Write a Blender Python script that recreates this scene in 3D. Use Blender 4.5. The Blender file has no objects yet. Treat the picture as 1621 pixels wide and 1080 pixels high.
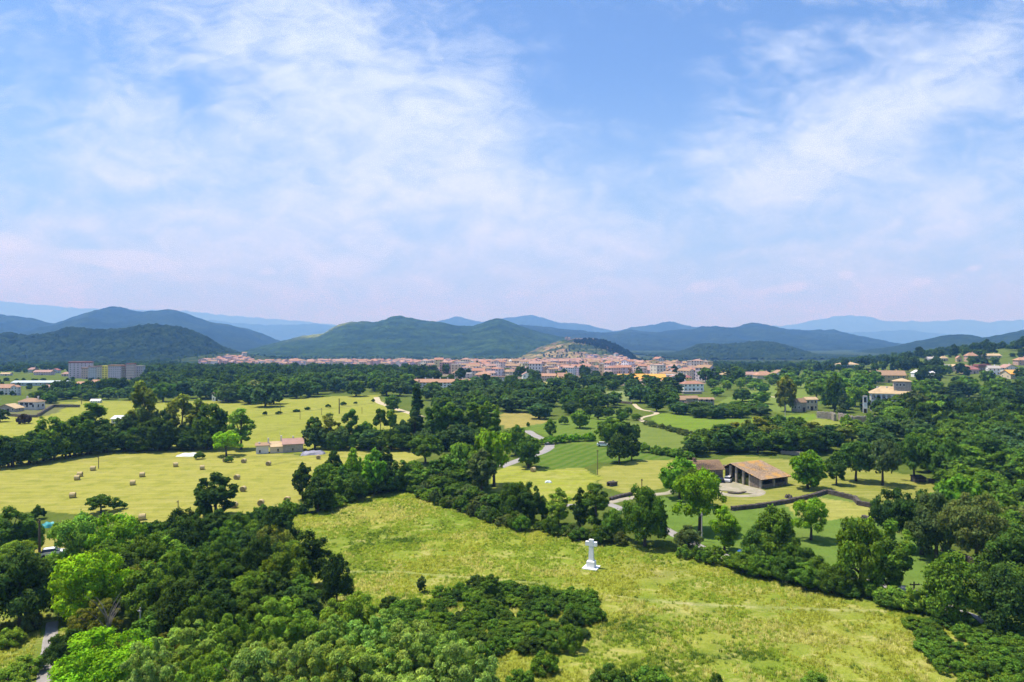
import bpy, math, random
import numpy as np
from mathutils import Vector, Matrix

SC = bpy.context.scene
COL = SC.collection
R = math.radians

# ------------------------------------------------------------------ camera, sky, sun, exposure
CAMZ = 38.0
FPX = 1080.67            # focal length in photo pixels (24 mm on 36 mm, 1621 px wide)
CX, CY = 810.5, 540.0
HAZE = 1.4e-4
cam_data = bpy.data.cameras.new("camera")
cam_data.lens = 24.0
cam_data.sensor_width = 36.0
cam_data.clip_start = 0.5
cam_data.clip_end = 90000.0
cam = bpy.data.objects.new("camera", cam_data)
COL.objects.link(cam)
cam.location = (0, 0, CAMZ)
cam.rotation_euler = (R(90), 0, 0)
SC.camera = cam

SUN_DIR = Vector((-0.36, 0.10, 0.92)).normalized()
sun_el = math.asin(SUN_DIR.z)
sun_az = math.atan2(SUN_DIR.x, SUN_DIR.y)
sd = bpy.data.lights.new("sun", 'SUN')
sd.energy = 4.9
sd.angle = R(0.53)
sd.color = (1.0, 0.955, 0.88)
sun = bpy.data.objects.new("sun", sd)
COL.objects.link(sun)
sun.rotation_euler = SUN_DIR.to_track_quat('Z', 'Y').to_euler()

SC.view_settings.view_transform = 'Standard'
SC.view_settings.look = 'None'
SC.view_settings.gamma = 1.0
SC.view_settings.use_curve_mapping = False
SC.view_settings.exposure = 0.62

SC.cycles.use_denoising = True
SC.cycles.denoising_prefilter = 'FAST'
SC.cycles.max_bounces = 6
SC.cycles.diffuse_bounces = 3
SC.cycles.glossy_bounces = 2
SC.cycles.transmission_bounces = 3
SC.cycles.volume_bounces = 2
SC.cycles.sample_clamp_indirect = 6
SC.render.use_persistent_data = False


# ---- tiny helper for node trees
class NT:
    def __init__(s, tree):
        s.t = tree
        s.n = tree.nodes
        s.l = tree.links

    def node(s, typ, **kw):
        nd = s.n.new(typ)
        for k, v in kw.items():
            setattr(nd, k, v)
        return nd

    def put(s, sock, v):
        if v is None:
            return
        if isinstance(v, bpy.types.NodeSocket):
            s.l.new(v, sock)
        else:
            if sock.type == 'RGBA' and not hasattr(v, '__len__'):
                v = (v, v, v, 1)
            if sock.type == 'RGBA' and len(v) == 3:
                v = (*v, 1)
            sock.default_value = v

    def math(s, op, a, b=None, c=None, clamp=False):
        nd = s.node('ShaderNodeMath', operation=op)
        nd.use_clamp = clamp
        s.put(nd.inputs[0], a)
        if b is not None:
            s.put(nd.inputs[1], b)
        if c is not None:
            s.put(nd.inputs[2], c)
        return nd.outputs[0]

    def mix(s, fac, a, b, mode='MIX'):
        nd = s.node('ShaderNodeMix', data_type='RGBA', blend_type=mode)
        nd.clamp_factor = True
        s.put(nd.inputs[0], fac)
        s.put(nd.inputs[6], a)
        s.put(nd.inputs[7], b)
        return nd.outputs[2]

    def noise(s, vec, scale, detail=4, rough=0.55, dist=0.0):
        nd = s.node('ShaderNodeTexNoise')
        s.put(nd.inputs['Vector'], vec)
        nd.inputs['Scale'].default_value = scale
        nd.inputs['Detail'].default_value = detail
        nd.inputs['Roughness'].default_value = rough
        nd.inputs['Distortion'].default_value = dist
        return nd.outputs[0]

    def ramp(s, fac, a, b):
        nd = s.node('ShaderNodeMapRange', interpolation_type='SMOOTHSTEP')
        s.put(nd.inputs[0], fac)
        nd.inputs[1].default_value = a
        nd.inputs[2].default_value = b
        nd.inputs[3].default_value = 0
        nd.inputs[4].default_value = 1
        return nd.outputs[0]

    def mapping(s, vec, scale=(1, 1, 1), rot=(0, 0, 0), loc=(0, 0, 0)):
        nd = s.node('ShaderNodeMapping')
        s.put(nd.inputs[0], vec)
        nd.inputs[1].default_value = loc
        nd.inputs[2].default_value = rot
        nd.inputs[3].default_value = scale
        return nd.outputs[0]


# ---- world: Nishita sky with cirrus veils mixed in by direction
world = bpy.data.worlds.new("World")
SC.world = world
world.use_nodes = True
W = NT(world.node_tree)
W.n.clear()
sky = W.node('ShaderNodeTexSky')
sky.sky_type = 'NISHITA'
sky.sun_disc = False
sky.sun_elevation = sun_el
sky.sun_rotation = sun_az
sky.altitude = 400
sky.air_density = 1.0
sky.dust_density = 0.6
sky.ozone_density = 2.0
tc = W.node('ShaderNodeTexCoord')
sep = W.node('ShaderNodeSeparateXYZ')
W.put(sep.inputs[0], tc.outputs['Generated'])
dx, dy, dz = sep.outputs
zc = W.math('ADD', W.math('MAXIMUM', dz, 0.0), 0.16)
comb = W.node('ShaderNodeCombineXYZ')
W.put(comb.inputs[0], W.math('DIVIDE', dx, zc))
W.put(comb.inputs[1], W.math('DIVIDE', dy, zc))
plane = comb.outputs[0]
yy = W.math('MAXIMUM', W.math('ABSOLUTE', dy), 0.05)
A = W.math('DIVIDE', dx, yy)
E = W.math('DIVIDE', dz, yy)


def blob(px, py, sx, sy, rot, amp):
    """A soft cloud mass in the direction of (px,py), widths in photo px."""
    a0, e0 = (px - CX) / FPX, (CY - py) / FPX
    c, s_ = math.cos(R(rot)), math.sin(R(rot))
    da = W.math('SUBTRACT', A, a0)
    de = W.math('SUBTRACT', E, e0)
    u = W.math('ADD', W.math('MULTIPLY', da, c), W.math('MULTIPLY', de, s_))
    v = W.math('SUBTRACT', W.math('MULTIPLY', de, c), W.math('MULTIPLY', da, s_))
    u = W.math('MULTIPLY', u, FPX / sx)
    v = W.math('MULTIPLY', v, FPX / sy)
    q = W.math('ADD', W.math('MULTIPLY', u, u), W.math('MULTIPLY', v, v))
    return W.math('MULTIPLY', W.math('POWER', 2.718, W.math('MULTIPLY', q, -1.0)), amp)


cov = None
for b in [(480, 120, 330, 150, -22, .36), (700, 190, 210, 75, 12, .34), (250, 250, 420, 85, -12, .16),
          (420, 330, 520, 75, -4, .14), (640, 60, 150, 90, -30, .16), (880, 330, 230, 65, -8, .20), (1330, 200, 250, 62, 30, .34),
          (1500, 90, 230, 60, 26, .22), (1230, 290, 190, 50, 14, .18), (1110, 118, 60, 34, -25, .22),
          (1570, 290, 170, 45, 18, .18), (1110, 190, 60, 22, 24, .14), (985, 280, 60, 22, -12, .14), (1240, 90, 90, 40, -20, .22),
          (950, 110, 150, 190, 0, -.46), (1090, 60, 110, 60, 0, -.22), (1180, 15, 120, 60, 0, -.20), (40, 175, 110, 75, -20, -.22), (295, 130, 22, 80, 15, -.2),
          (1060, 290, 60, 120, 20, -.18), (1540, 205, 70, 25, 10, -.22), (780, 0, 60, 60, 0, -.25), (1300, 110, 70, 25, 10, -.2), (520, 430, 900, 60, 0, .12)]:
    o = blob(*b)
    cov = o if cov is None else W.math('ADD', cov, o)
ang = W.node('ShaderNodeCombineXYZ')
W.put(ang.inputs[0], A)
W.put(ang.inputs[1], W.math('MINIMUM', E, 1.3))
W.put(ang.inputs[2], dz)
ang = ang.outputs[0]
nl = W.noise(W.mapping(ang, (1.0, 2.3, 1), (0, 0, R(24))), 3.6, 9, 0.60, 0.9)
nr0 = W.noise(W.mapping(ang, (1.0, 2.6, 1), (0, 0, R(-30)), (3, 7, 0)), 3.6, 9, 0.60, 0.8)
side = W.ramp(A, -0.05, 0.30)
n1 = W.math('ADD', W.math('MULTIPLY', nl, W.math('SUBTRACT', 1.0, side)), W.math('MULTIPLY', nr0, side))
n2 = W.noise(W.mapping(ang, (1.0, 1.7, 1), (0, 0, R(8)), (1, 5, 0)), 15.0, 9, 0.66, 0.8)
n3 = W.noise(W.mapping(ang, (1, 1.4, 1), (0, 0, 0), (9, 1, 0)), 2.0, 4, 0.5, 0.2)
wisp = W.math('ADD', W.math('MULTIPLY', n1, 0.58), W.math('MULTIPLY', n2, 0.42))
thick = W.math('ADD', W.math('MULTIPLY', W.math('SUBTRACT', wisp, 0.5), 3.0), W.math('ADD', W.math('MULTIPLY', W.math('SUBTRACT', n3, 0.5), 0.5), 0.30))
thick = W.math('ADD', thick, cov)
thick = W.math('MULTIPLY', W.ramp(thick, 0.0, 1.15), 0.92)
# low veil towards the horizon and a row of small cumulus
hz = W.math('MULTIPLY', W.ramp(E, 0.42, 0.0), 0.85)
cum = W.noise(W.mapping(tc.outputs['Generated'], (6, 6, 22)), 2.1, 7, 0.58, 0.1)
small = None
for b in [(20, 385, 60, 26, -12, 1), (150, 408, 70, 15, -8, .9), (235, 415, 70, 22, -8, 1), (425, 430, 26, 12, 0, .9),
          (1340, 435, 17, 9, 0, 1), (1458, 447, 30, 10, 8, 1), (1541, 425, 20, 8, 10, .95), (1110, 452, 36, 14, 10, .8),
          (1200, 462, 90, 16, 4, .65), (950, 462, 60, 14, 0, .6), (1262, 452, 22, 10, 0, .7), (1540, 455, 36, 9, 5, .5)]:
    o = blob(*b)
    small = o if small is None else W.math('ADD', small, o)
cumf = W.math('MULTIPLY', W.ramp(W.math('MULTIPLY', small, W.math('ADD', cum, 0.45)), 0.42, 0.85), 0.55)
grade = W.node('ShaderNodeMix', data_type='RGBA', blend_type='MULTIPLY')
grade.inputs[0].default_value = 1
W.put(grade.inputs[6], sky.outputs[0])
W.put(grade.inputs[7], (.78, .95, 1.24, 1))
base = grade.outputs[2]
cloudcol = (5.6, 6.5, 7.7, 1)
veil = (2.9, 4.3, 5.9, 1)
c1 = W.mix(hz, base, veil)
c2 = W.mix(thick, c1, cloudcol)
c3 = W.mix(cumf, c2, (5.9, 6.7, 7.9, 1))
bg = W.node('ShaderNodeBackground')
W.put(bg.inputs[0], c3)
bg.inputs[1].default_value = 0.10
wo = W.node('ShaderNodeOutputWorld')
W.l.new(bg.outputs[0], wo.inputs[0])
world.cycles.sampling_method = 'MANUAL'
world.cycles.sample_map_resolution = 512

# ------------------------------------------------------------------ noise and terrain
rng = np.random.default_rng(7)
random.seed(7)


def _hash(ix, iy, seed):
    h = (ix.astype(np.int64) * 374761393 + iy.astype(np.int64) * 668265263 + seed * 982451653) & 0xffffffff
    h = ((h ^ (h >> 13)) * 1274126177) & 0xffffffff
    h = (h ^ (h >> 16)) & 0xffffffff
    return h / 4294967295.0


def vnoise(x, y, seed=0):
    x = np.asarray(x, float)
    y = np.asarray(y, float)
    ix, iy = np.floor(x), np.floor(y)
    fx, fy = x - ix, y - iy
    fx = fx * fx * fx * (fx * (fx * 6 - 15) + 10)
    fy = fy * fy * fy * (fy * (fy * 6 - 15) + 10)
    a, b = _hash(ix, iy, seed), _hash(ix + 1, iy, seed)
    c, d = _hash(ix, iy + 1, seed), _hash(ix + 1, iy + 1, seed)
    return (a * (1 - fx) + b * fx) * (1 - fy) + (c * (1 - fx) + d * fx) * fy


def fbm(x, y, oct=4, seed=0, gain=.5):
    s, a, n = 0, 1.0, 0
    for i in range(oct):
        s = s + a * vnoise(x * 2 ** i + i * 17.3, y * 2 ** i - i * 9.1, seed + i)
        n += a
        a *= gain
    return s / n


def ridged(x, y, oct=4, seed=0):
    s, a, n = 0, 1.0, 0
    for i in range(oct):
        s = s + a * (1 - abs(2 * vnoise(x * 2 ** i + i * 7.7, y * 2 ** i + i * 3.1, seed + i) - 1))
        n += a
        a *= .5
    return s / n


def sm(a, b, t):
    t = np.clip((t - a) / (b - a), 0, 1)
    return t * t * (3 - 2 * t)


def H(x, y):
    """Height of the valley floor (world metres)."""
    x = np.asarray(x, float)
    y = np.asarray(y, float)
    z = 0.7 * (fbm(x / 45, y / 45, 2, 3) - .5) * sm(40, 80, y)
    z = z - 16 * sm(600, 1700, y)
    t = x / np.maximum(y, 50)
    z = z + 112 * np.maximum(0, t - .44) * sm(.44, .5, t) * sm(500, 950, y) * (1 - .8 * sm(1250, 1700, y))
    z = z + 24 * np.exp(-((x + 700) / 110) ** 2 - ((y - 1680) / 190) ** 2)
    z = z + 1.5 * sm(-40, -10, -y)
    return z


RIDGES = {}


def profile(pts, D):
    px = np.array([p[0] for p in pts], float)
    py = np.array([p[1] for p in pts], float)
    xs = (px - CX) / FPX * D
    zs = CAMZ - (py - CY) / FPX * D
    return xs, zs


def ridge_fn(D, pts, wd, foot=-22, spur=.35, seed=1, sharp=1.0):
    xs, zs = profile(pts, D)

    def f(x, y):
        x0_ = x
        x = x * (D / np.maximum(y, D * .3)) ** .6
        # smooth the polyline by averaging three shifted reads
        s = (xs[-1] - xs[0]) * .005
        crest = (np.interp(x - s, xs, zs) + 2 * np.interp(x, xs, zs) + np.interp(x + s, xs, zs)) / 4
        v = (y - D) / wd + .25 * (fbm(x / (wd * .9), y * 0 + 3.3, 3, seed + 11) - .5) * sm(0, .3, abs((y - D) / wd))
        b = np.clip(1 - np.abs(v), 0, 1) ** sharp
        b = b * b * (3 - 2 * b) * .25 + b ** 1.5 * .75
        L_ = min(wd * .55, 460)
        x = x0_
        sp = ridged(x / L_ + .3 * y / L_, y / (L_ * 1.7), 5, seed) - .55
        hgt = np.maximum(crest - foot, 0)
        z = foot + hgt * np.clip(b + spur * sp * 4 * b * (1 - b), 0, 1.02)
        return z
    return f, xs, zs


HILLS = [
    # name, D, half depth, grid step, crown size, seed, spur, points
    ("wooded_hill_behind_town", 2000, 400, 3.6, 11, 5, .16, "near",
     [(-300, 548), (-120, 528), (0, 532), (15, 530), (34, 534), (60, 533), (83, 530), (104, 523), (122, 521), (145, 525), (168, 526), (197, 523), (220, 519), (244, 517), (272, 519), (293, 523), (311, 530), (332, 540), (347, 551), (375, 562), (430, 590)]),
    ("volcano_hill", 2150, 330, 4.5, 0, 9, .10, "rock",
     [(790, 580), (810, 571), (826, 564), (841, 557), (857, 549), (873, 543), (888, 539), (911, 535.5), (935, 535), (961, 540), (981, 549), (1002, 560), (1020, 569), (1040, 579), (1065, 588)]),
    ("round_wooded_hill", 2600, 620, 5, 13, 21, .2, "near",
     [(1015, 592), (1049, 579), (1072, 566), (1090, 556), (1106, 549), (1124, 547), (1142, 549), (1168, 547), (1189, 544), (1220, 545), (1240, 549), (1252, 553), (1267, 558), (1283, 568), (1310, 582)]),
    ("shoulder_hill", 3100, 900, 9, 0, 31, .25, "near",
     [(1300, 590), (1355, 562), (1381, 554), (1420, 548), (1449, 541), (1472, 536), (1493, 531), (1519, 529), (1537, 531), (1555, 535), (1576, 531), (1602, 526), (1620, 523), (1660, 520), (1900, 515)]),
    ("broad_green_mountain", 3700, 1500, 10, 0, 41, .34, "mid",
     [(300, 590), (380, 566), (430, 545), (452, 539), (467, 535), (485, 531), (514, 528), (524, 522), (537, 514), (556, 509), (581, 509), (592, 511), (607, 506), (623, 501), (633, 500), (649, 503), (670, 507), (698, 510), (724, 516), (747, 516), (763, 512), (778, 506), (789, 504), (799, 506), (826, 517), (852, 526), (878, 531), (896, 535), (911, 545), (960, 566), (1020, 590)]),
    ("twin_peaked_mountain", 5200, 2000, 20, 0, 51, .34, "far",
     [(-300, 520), (-60, 500), (0, 498), (28, 501), (52, 504), (67, 509), (87, 513), (104, 507), (124, 499), (145, 494), (166, 487), (179, 485), (197, 488), (215, 494), (233, 494), (259, 490), (280, 491), (298, 497), (314, 503), (334, 510), (360, 514), (389, 521), (420, 530), (440, 542), (520, 575)]),
    ("long_blue_mountain", 5800, 2100, 20, 0, 61, .34, "far",
     [(700, 560), (770, 522), (826, 515), (865, 518), (904, 522), (930, 525), (953, 527), (976, 527), (994, 522), (1020, 525), (1046, 525), (1075, 522), (1093, 522), (1111, 517), (1132, 516), (1160, 519), (1178, 514), (1191, 511), (1223, 516), (1247, 522), (1273, 523), (1298, 522), (1317, 522), (1340, 528), (1366, 533), (1389, 538), (1413, 544), (1470, 566)]),
    ("small_pointed_peak", 8500, 1300, 26, 0, 71, .3, "far",
     [(890, 560), (960, 527), (1000, 519), (1030, 515), (1058, 508), (1085, 515), (1120, 519), (1170, 540), (1240, 560)]),
    ("pale_centre_mountain", 11000, 1500, 34, 0, 81, .3, "far",
     [(620, 550), (680, 510), (725, 501), (765, 510), (800, 503), (845, 499), (885, 511), (930, 513), (980, 528), (1050, 560)]),
    ("pale_left_mountain", 14500, 2000, 46, 0, 91, .3, "far",
     [(280, 545), (330, 506), (380, 512), (430, 515), (500, 512), (560, 520), (640, 530), (700, 552)]),
    ("pale_right_mountain", 14000, 2000, 46, 0, 101, .3, "far",
     [(1240, 560), (1300, 527), (1360, 526), (1430, 522), (1500, 530), (1560, 534), (1640, 538), (1750, 555)]),
    ("distant_left_range", 22000, 2600, 80, 0, 111, .3, "far",
     [(-700, 500), (-200, 470), (0, 476), (60, 482), (120, 487), (200, 489), (300, 492), (400, 503), (480, 508), (600, 524), (760, 552)]),
    ("distant_right_range", 20000, 2400, 75, 0, 121, .3, "far",
     [(1020, 552), (1120, 526), (1190, 518), (1260, 514), (1300, 504), (1340, 500), (1372, 502), (1400, 508), (1500, 509), (1525, 506), (1570, 510), (1590, 507), (1660, 509), (1900, 496), (2300, 500)]),
]
HF = {}
for hn, D, wd, st, cr, sd_, spur, kindm, pts in HILLS:
    HF[hn] = ridge_fn(D, pts, wd, seed=sd_, spur=spur)[0]


def HA(x, y):
    z = H(x, y)
    for n in ("volcano_hill", "wooded_hill_behind_town"):
        z = np.maximum(z, HF[n](x, y))
    return z


_TS = np.exp(np.linspace(math.log(18), math.log(4200), 2600))


def G(px, py, fn=H):
    """The point of the ground seen at photo pixel (px, py)."""
    ax = (px - CX) / FPX
    az = -(py - CY) / FPX
    z = CAMZ + az * _TS
    d = z - fn(ax * _TS, _TS)
    k = np.argmax(d < 0)
    if d[k] >= 0:
        k = len(_TS) - 1
    k = max(k, 1)
    a = d[k - 1] / (d[k - 1] - d[k] + 1e-9)
    t = _TS[k - 1] + (_TS[k] - _TS[k - 1]) * min(max(a, 0), 1)
    x = ax * t
    return Vector((x, t, float(fn(x, t))))


def hz_(x, y, fn=H):
    return float(fn(x, y))


# ------------------------------------------------------------------ object helpers
def tag(o, label=None, cat=None, group=None, kind=None):
    if label:
        o["label"] = label
    if cat:
        o["category"] = cat
    if group:
        o["group"] = group
    if kind:
        o["kind"] = kind
    return o


def link(name, me, parent=None, loc=None, rot=None):
    o = bpy.data.objects.new(name, me)
    COL.objects.link(o)
    if parent is not None:
        o.parent = parent
    if loc is not None:
        o.location = loc
    if rot is not None:
        o.rotation_euler = (0, 0, rot)
    return o


def empty(name, loc, rot=0):
    o = bpy.data.objects.new(name, None)
    o.empty_display_size = 0.3
    COL.objects.link(o)
    o.location = loc
    o.rotation_euler = (0, 0, rot)
    return o


def np_mesh(name, verts, faces, mats=(), smooth=False, midx=None):
    """verts (n,3), faces (m,k) all the same k."""
    verts = np.asarray(verts, np.float32)
    faces = np.asarray(faces, np.int32)
    me = bpy.data.meshes.new(name)
    me.vertices.add(len(verts))
    me.vertices.foreach_set('co', verts.ravel())
    k = faces.shape[1]
    me.loops.add(faces.size)
    me.loops.foreach_set('vertex_index', faces.ravel())
    me.polygons.add(len(faces))
    me.polygons.foreach_set('loop_start', np.arange(0, faces.size, k, dtype=np.int32))
    if smooth:
        me.polygons.foreach_set('use_smooth', np.ones(len(faces), bool))
    else:
        me.polygons.foreach_set('use_smooth', np.zeros(len(faces), bool))
    for m in mats:
        me.materials.append(m)
    if midx is not None:
        me.polygons.foreach_set('material_index', np.asarray(midx, np.int32))
    me.update(calc_edges=True)
    return me


def add_col(me, cols, name="Col"):
    at = me.color_attributes.new(name, 'FLOAT_COLOR', 'POINT')
    c = np.ones((len(cols), 4), np.float32)
    c[:, :3] = cols
    at.data.foreach_set('color', c.ravel())


class MB:
    """Collects boxes, prisms and tubes into one mesh with material slots."""

    def __init__(s):
        s.v, s.f, s.m = [], [], []

    def add(s, vs, fs, m=0):
        b = len(s.v)
        s.v.extend([tuple(v) for v in vs])
        s.f.extend([tuple(b + i for i in f) for f in fs])
        s.m.extend([m] * len(fs))

    def box(s, x0, x1, y0, y1, z0, z1, m=0):
        s.add([(x0, y0, z0), (x1, y0, z0), (x1, y1, z0), (x0, y1, z0), (x0, y0, z1), (x1, y0, z1), (x1, y1, z1), (x0, y1, z1)],
              [(0, 3, 2, 1), (4, 5, 6, 7), (0, 1, 5, 4), (1, 2, 6, 5), (2, 3, 7, 6), (3, 0, 4, 7)], m)

    def slab(s, q, th, m=0):
        """Four corners (upper surface), thickness downward."""
        lo = [(x, y, z - th) for x, y, z in q]
        s.add(list(q) + lo, [(0, 1, 2, 3), (7, 6, 5, 4), (0, 4, 5, 1), (1, 5, 6, 2), (2, 6, 7, 3), (3, 7, 4, 0)], m)

    def tube(s, pts, rads, n=7, m=0, cap=True):
        rings = []
        up = Vector((0.13, 0.07, 1)).normalized()
        for i, p in enumerate(pts):
            p = Vector(p)
            a = Vector(pts[max(i - 1, 0)])
            b = Vector(pts[min(i + 1, len(pts) - 1)])
            d = (b - a).normalized()
            u = d.cross(Vector((1, 0, 0)) if abs(d.x) < .8 else Vector((0, 1, 0))).normalized()
            w = d.cross(u)
            rings.append([p + (u * math.cos(2 * math.pi * k / n) + w * math.sin(2 * math.pi * k / n)) * rads[i] for k in range(n)])
        vs = [v for r in rings for v in r]
        fs = []
        for i in range(len(pts) - 1):
            for k in range(n):
                k2 = (k + 1) % n
                fs.append((i * n + k, i * n + k2, (i + 1) * n + k2, (i + 1) * n + k))
        if cap:
            fs.append(tuple(range(n))[::-1])
            fs.append(tuple((len(pts) - 1) * n + k for k in range(n)))
        s.add(vs, fs, m)

    def mesh(s, name, mats, smooth=False):
        me = bpy.data.meshes.new(name)
        me.from_pydata(s.v, [], s.f)
        for m in mats:
            me.materials.append(m)
        me.polygons.foreach_set('material_index', s.m)
        if smooth:
            me.polygons.foreach_set('use_smooth', [True] * len(s.f))
        me.update()
        return me

    def obj(s, name, mats, parent=None, loc=None, rot=None, smooth=False):
        if not isinstance(mats, (list, tuple)):
            mats = [mats]
        return link(name, s.mesh(name, mats, smooth), parent, loc, rot)


# ------------------------------------------------------------------ materials
def mat(name):
    m = bpy.data.materials.new(name)
    m.use_nodes = True
    t = NT(m.node_tree)
    t.n.clear()
    out = t.node('ShaderNodeOutputMaterial')
    return m, t, out


def surf(name, color, rough=.8, var=.25, scale=1.2, bump=0.0, bscale=8, color2=None, spec=.3, coords='Object', metal=0):
    m, t, out = mat(name)
    tc = t.node('ShaderNodeTexCoord')
    v = tc.outputs[coords]
    n = t.noise(v, scale, 6, .6)
    c2 = color2 if color2 else tuple(c * (1 - var) for c in color)
    colr = t.mix(t.ramp(n, .3, .7), color, c2)
    n2 = t.noise(v, scale * 9, 3, .6)
    colr = t.mix(t.math('MULTIPLY', t.ramp(n2, .35, .75), var * .8), colr, tuple(c * .55 for c in color))
    p = t.node('ShaderNodeBsdfPrincipled')
    t.put(p.inputs['Base Color'], colr)
    p.inputs['Roughness'].default_value = rough
    p.inputs['Specular IOR Level'].default_value = spec
    p.inputs['Metallic'].default_value = metal
    if bump:
        b = t.node('ShaderNodeBump')
        b.inputs['Strength'].default_value = bump
        b.inputs['Distance'].default_value = .1
        t.put(b.inputs['Height'], t.noise(v, bscale, 5, .6))
        t.l.new(b.outputs[0], p.inputs['Normal'])
    t.l.new(p.outputs[0], out.inputs[0])
    return m


def leaf_mat(name, trans=.42, use_obj=True, tint=(1, 1, 1)):
    m, t, out = mat(name)
    at = t.node('ShaderNodeAttribute', attribute_name='Col')
    oi = t.node('ShaderNodeObjectInfo')
    if use_obj:
        base = t.mix(1.0, oi.outputs['Color'], at.outputs['Color'], 'MULTIPLY')
    else:
        a = t.mix(t.ramp(oi.outputs['Random'], 0, 1), tuple(.8 * c for c in tint), tuple(1.25 * c for c in tint))
        base = t.mix(1.0, a, at.outputs['Color'], 'MULTIPLY')
    d = t.node('ShaderNodeBsdfDiffuse')
    t.put(d.inputs[0], base)
    tr = t.node('ShaderNodeBsdfTranslucent')
    t.put(tr.inputs[0], t.mix(1.0, base, (1.25, 1.25, .5), 'MULTIPLY'))
    mx = t.node('ShaderNodeMixShader')
    mx.inputs[0].default_value = trans
    t.l.new(d.outputs[0], mx.inputs[1])
    t.l.new(tr.outputs[0], mx.inputs[2])
    t.l.new(mx.outputs[0], out.inputs[0])
    return m


M = {}
M['leaf'] = leaf_mat('leaves')
M['bark'] = surf('bark', (.10, .08, .06), .9, .4, 3, .4, 12)
M['bark_pale'] = surf('pale_bark', (.26, .23, .19), .9, .3, 3)
M['white'] = surf('white_paint', (.80, .80, .79), .6, .05, .7)
M['cross'] = surf('whitewashed_stone', (.80, .80, .80), .8, .14, 1.1, .15, 5, color2=(.72, .72, .72))
M['plaster'] = surf('white_plaster', (.66, .63, .58), .85, .12, .3)
M['cream'] = surf('cream_plaster', (.60, .50, .36), .85, .15, .3)
M['yellow'] = surf('yellow_plaster', (.88, .72, .12), .85, .12, .3)
M['ochre'] = surf('ochre_plaster', (.55, .40, .19), .85, .15, .3)
M['pink'] = surf('pink_plaster', (.60, .43, .40), .85, .15, .3)
M['salmon'] = surf('salmon_plaster', (.60, .38, .30), .85, .15, .3)
M['grey'] = surf('grey_render', (.52, .50, .54), .85, .15, .3)
M['brown'] = surf('brown_render', (.20, .12, .08), .85, .15, .3)
M['mauve'] = surf('mauve_render', (.60, .48, .54), .85, .12, .3)
M['stone'] = surf('rubble_stone', (.24, .20, .155), .95, .5, 1.8, .6, 4, color2=(.12, .10, .08))
M['stone_pale'] = surf('pale_stone', (.42, .37, .30), .95, .3, 1.3, .4, 4, color2=(.28, .25, .21))
M['lava'] = surf('dark_lava_stone', (.075, .062, .055), .95, .5, 1.5, .3, 6, color2=(.13, .115, .10))
M['tile'] = surf('terracotta_tiles', (.36, .20, .14), .9, .35, .6, .3, 9, color2=(.30, .15, .10))
M['tile_old'] = surf('weathered_clay_tiles', (.34, .22, .13), .95, .4, .7, .4, 9, color2=(.25, .18, .12))
M['tile_pink'] = surf('faded_red_tiles', (.38, .235, .19), .9, .3, .4, color2=(.30, .20, .165))
M['tile_orange'] = surf('orange_tiles', (.42, .25, .16), .9, .2, .4)
M['tile_ochre'] = surf('ochre_roof', (.68, .36, .07), .8, .15, .2)
M['tile_tan'] = surf('tan_tiles', (.50, .38, .22), .9, .25, .4)
M['roof_red'] = surf('dark_red_roof', (.30, .12, .11), .8, .2, .4)
M['roof_blue'] = surf('pale_metal_roof', (.42, .50, .52), .5, .12, .3)
M['concrete'] = surf('concrete', (.40, .38, .35), .9, .15, 1)
M['glass'] = surf('dark_window', (.025, .03, .04), .15, .2, .5, spec=.6)
M['wood'] = surf('weathered_wood', (.16, .11, .075), .9, .35, 2)
M['dark_wood'] = surf('dark_wood', (.06, .042, .03), .9, .35, 2)
M['hay'] = surf('straw', (.52, .43, .22), .95, .25, 3, .3, 10, color2=(.42, .33, .15))
M['hay_dark'] = surf('bale_side', (.33, .26, .125), .95, .35, 3, .5, 10)
M['hay_green'] = surf('green_hay', (.26, .26, .06), .95, .35, 2, .5, 8)
M['metal'] = surf('grey_metal', (.32, .33, .34), .5, .15, 1, metal=.3)
M['tarp'] = surf('turquoise_tarpaulin', (.06, .36, .38), .5, .2, 1)
M['tarp_white'] = surf('white_sheeting', (.62, .68, .66), .5, .15, .6)
M['tarp_grey'] = surf('grey_sheeting', (.30, .30, .36), .6, .3, .7)
M['car_white'] = surf('white_car_paint', (.75, .76, .78), .25, .03, 1, spec=.6)
M['car_blue'] = surf('blue_car_paint', (.03, .09, .28), .25, .03, 1, spec=.6)
M['tyre'] = surf('tyre', (.02, .02, .02), .9, .2, 3)
M['solar'] = surf('solar_panel', (.05, .07, .13), .25, .1, .5, spec=.6)
M['canvas'] = surf('white_canvas', (.70, .70, .68), .7, .06, .6)
# barn roof: clay tiles with ochre lichen patches
m, t, out = mat('lichen_roof_tiles')
tc_ = t.node('ShaderNodeTexCoord').outputs['Object']
c = t.mix(t.ramp(t.noise(tc_, 1.6, 6, .65), .35, .65), (.40, .30, .20), (.27, .19, .13))
c = t.mix(t.math('MULTIPLY', t.ramp(t.noise(t.mapping(tc_, loc=(3, 1, 0)), .35, 5, .6), .48, .62), .8), c, (.52, .30, .07))
c = t.mix(t.math('MULTIPLY', t.ramp(t.noise(tc_, 6, 4, .6), .55, .7), .6), c, (.45, .40, .28))
p_ = t.node('ShaderNodeBsdfPrincipled')
t.put(p_.inputs['Base Color'], c)
p_.inputs['Roughness'].default_value = .95
t.l.new(p_.outputs[0], out.inputs[0])
M['lichen'] = m


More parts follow.
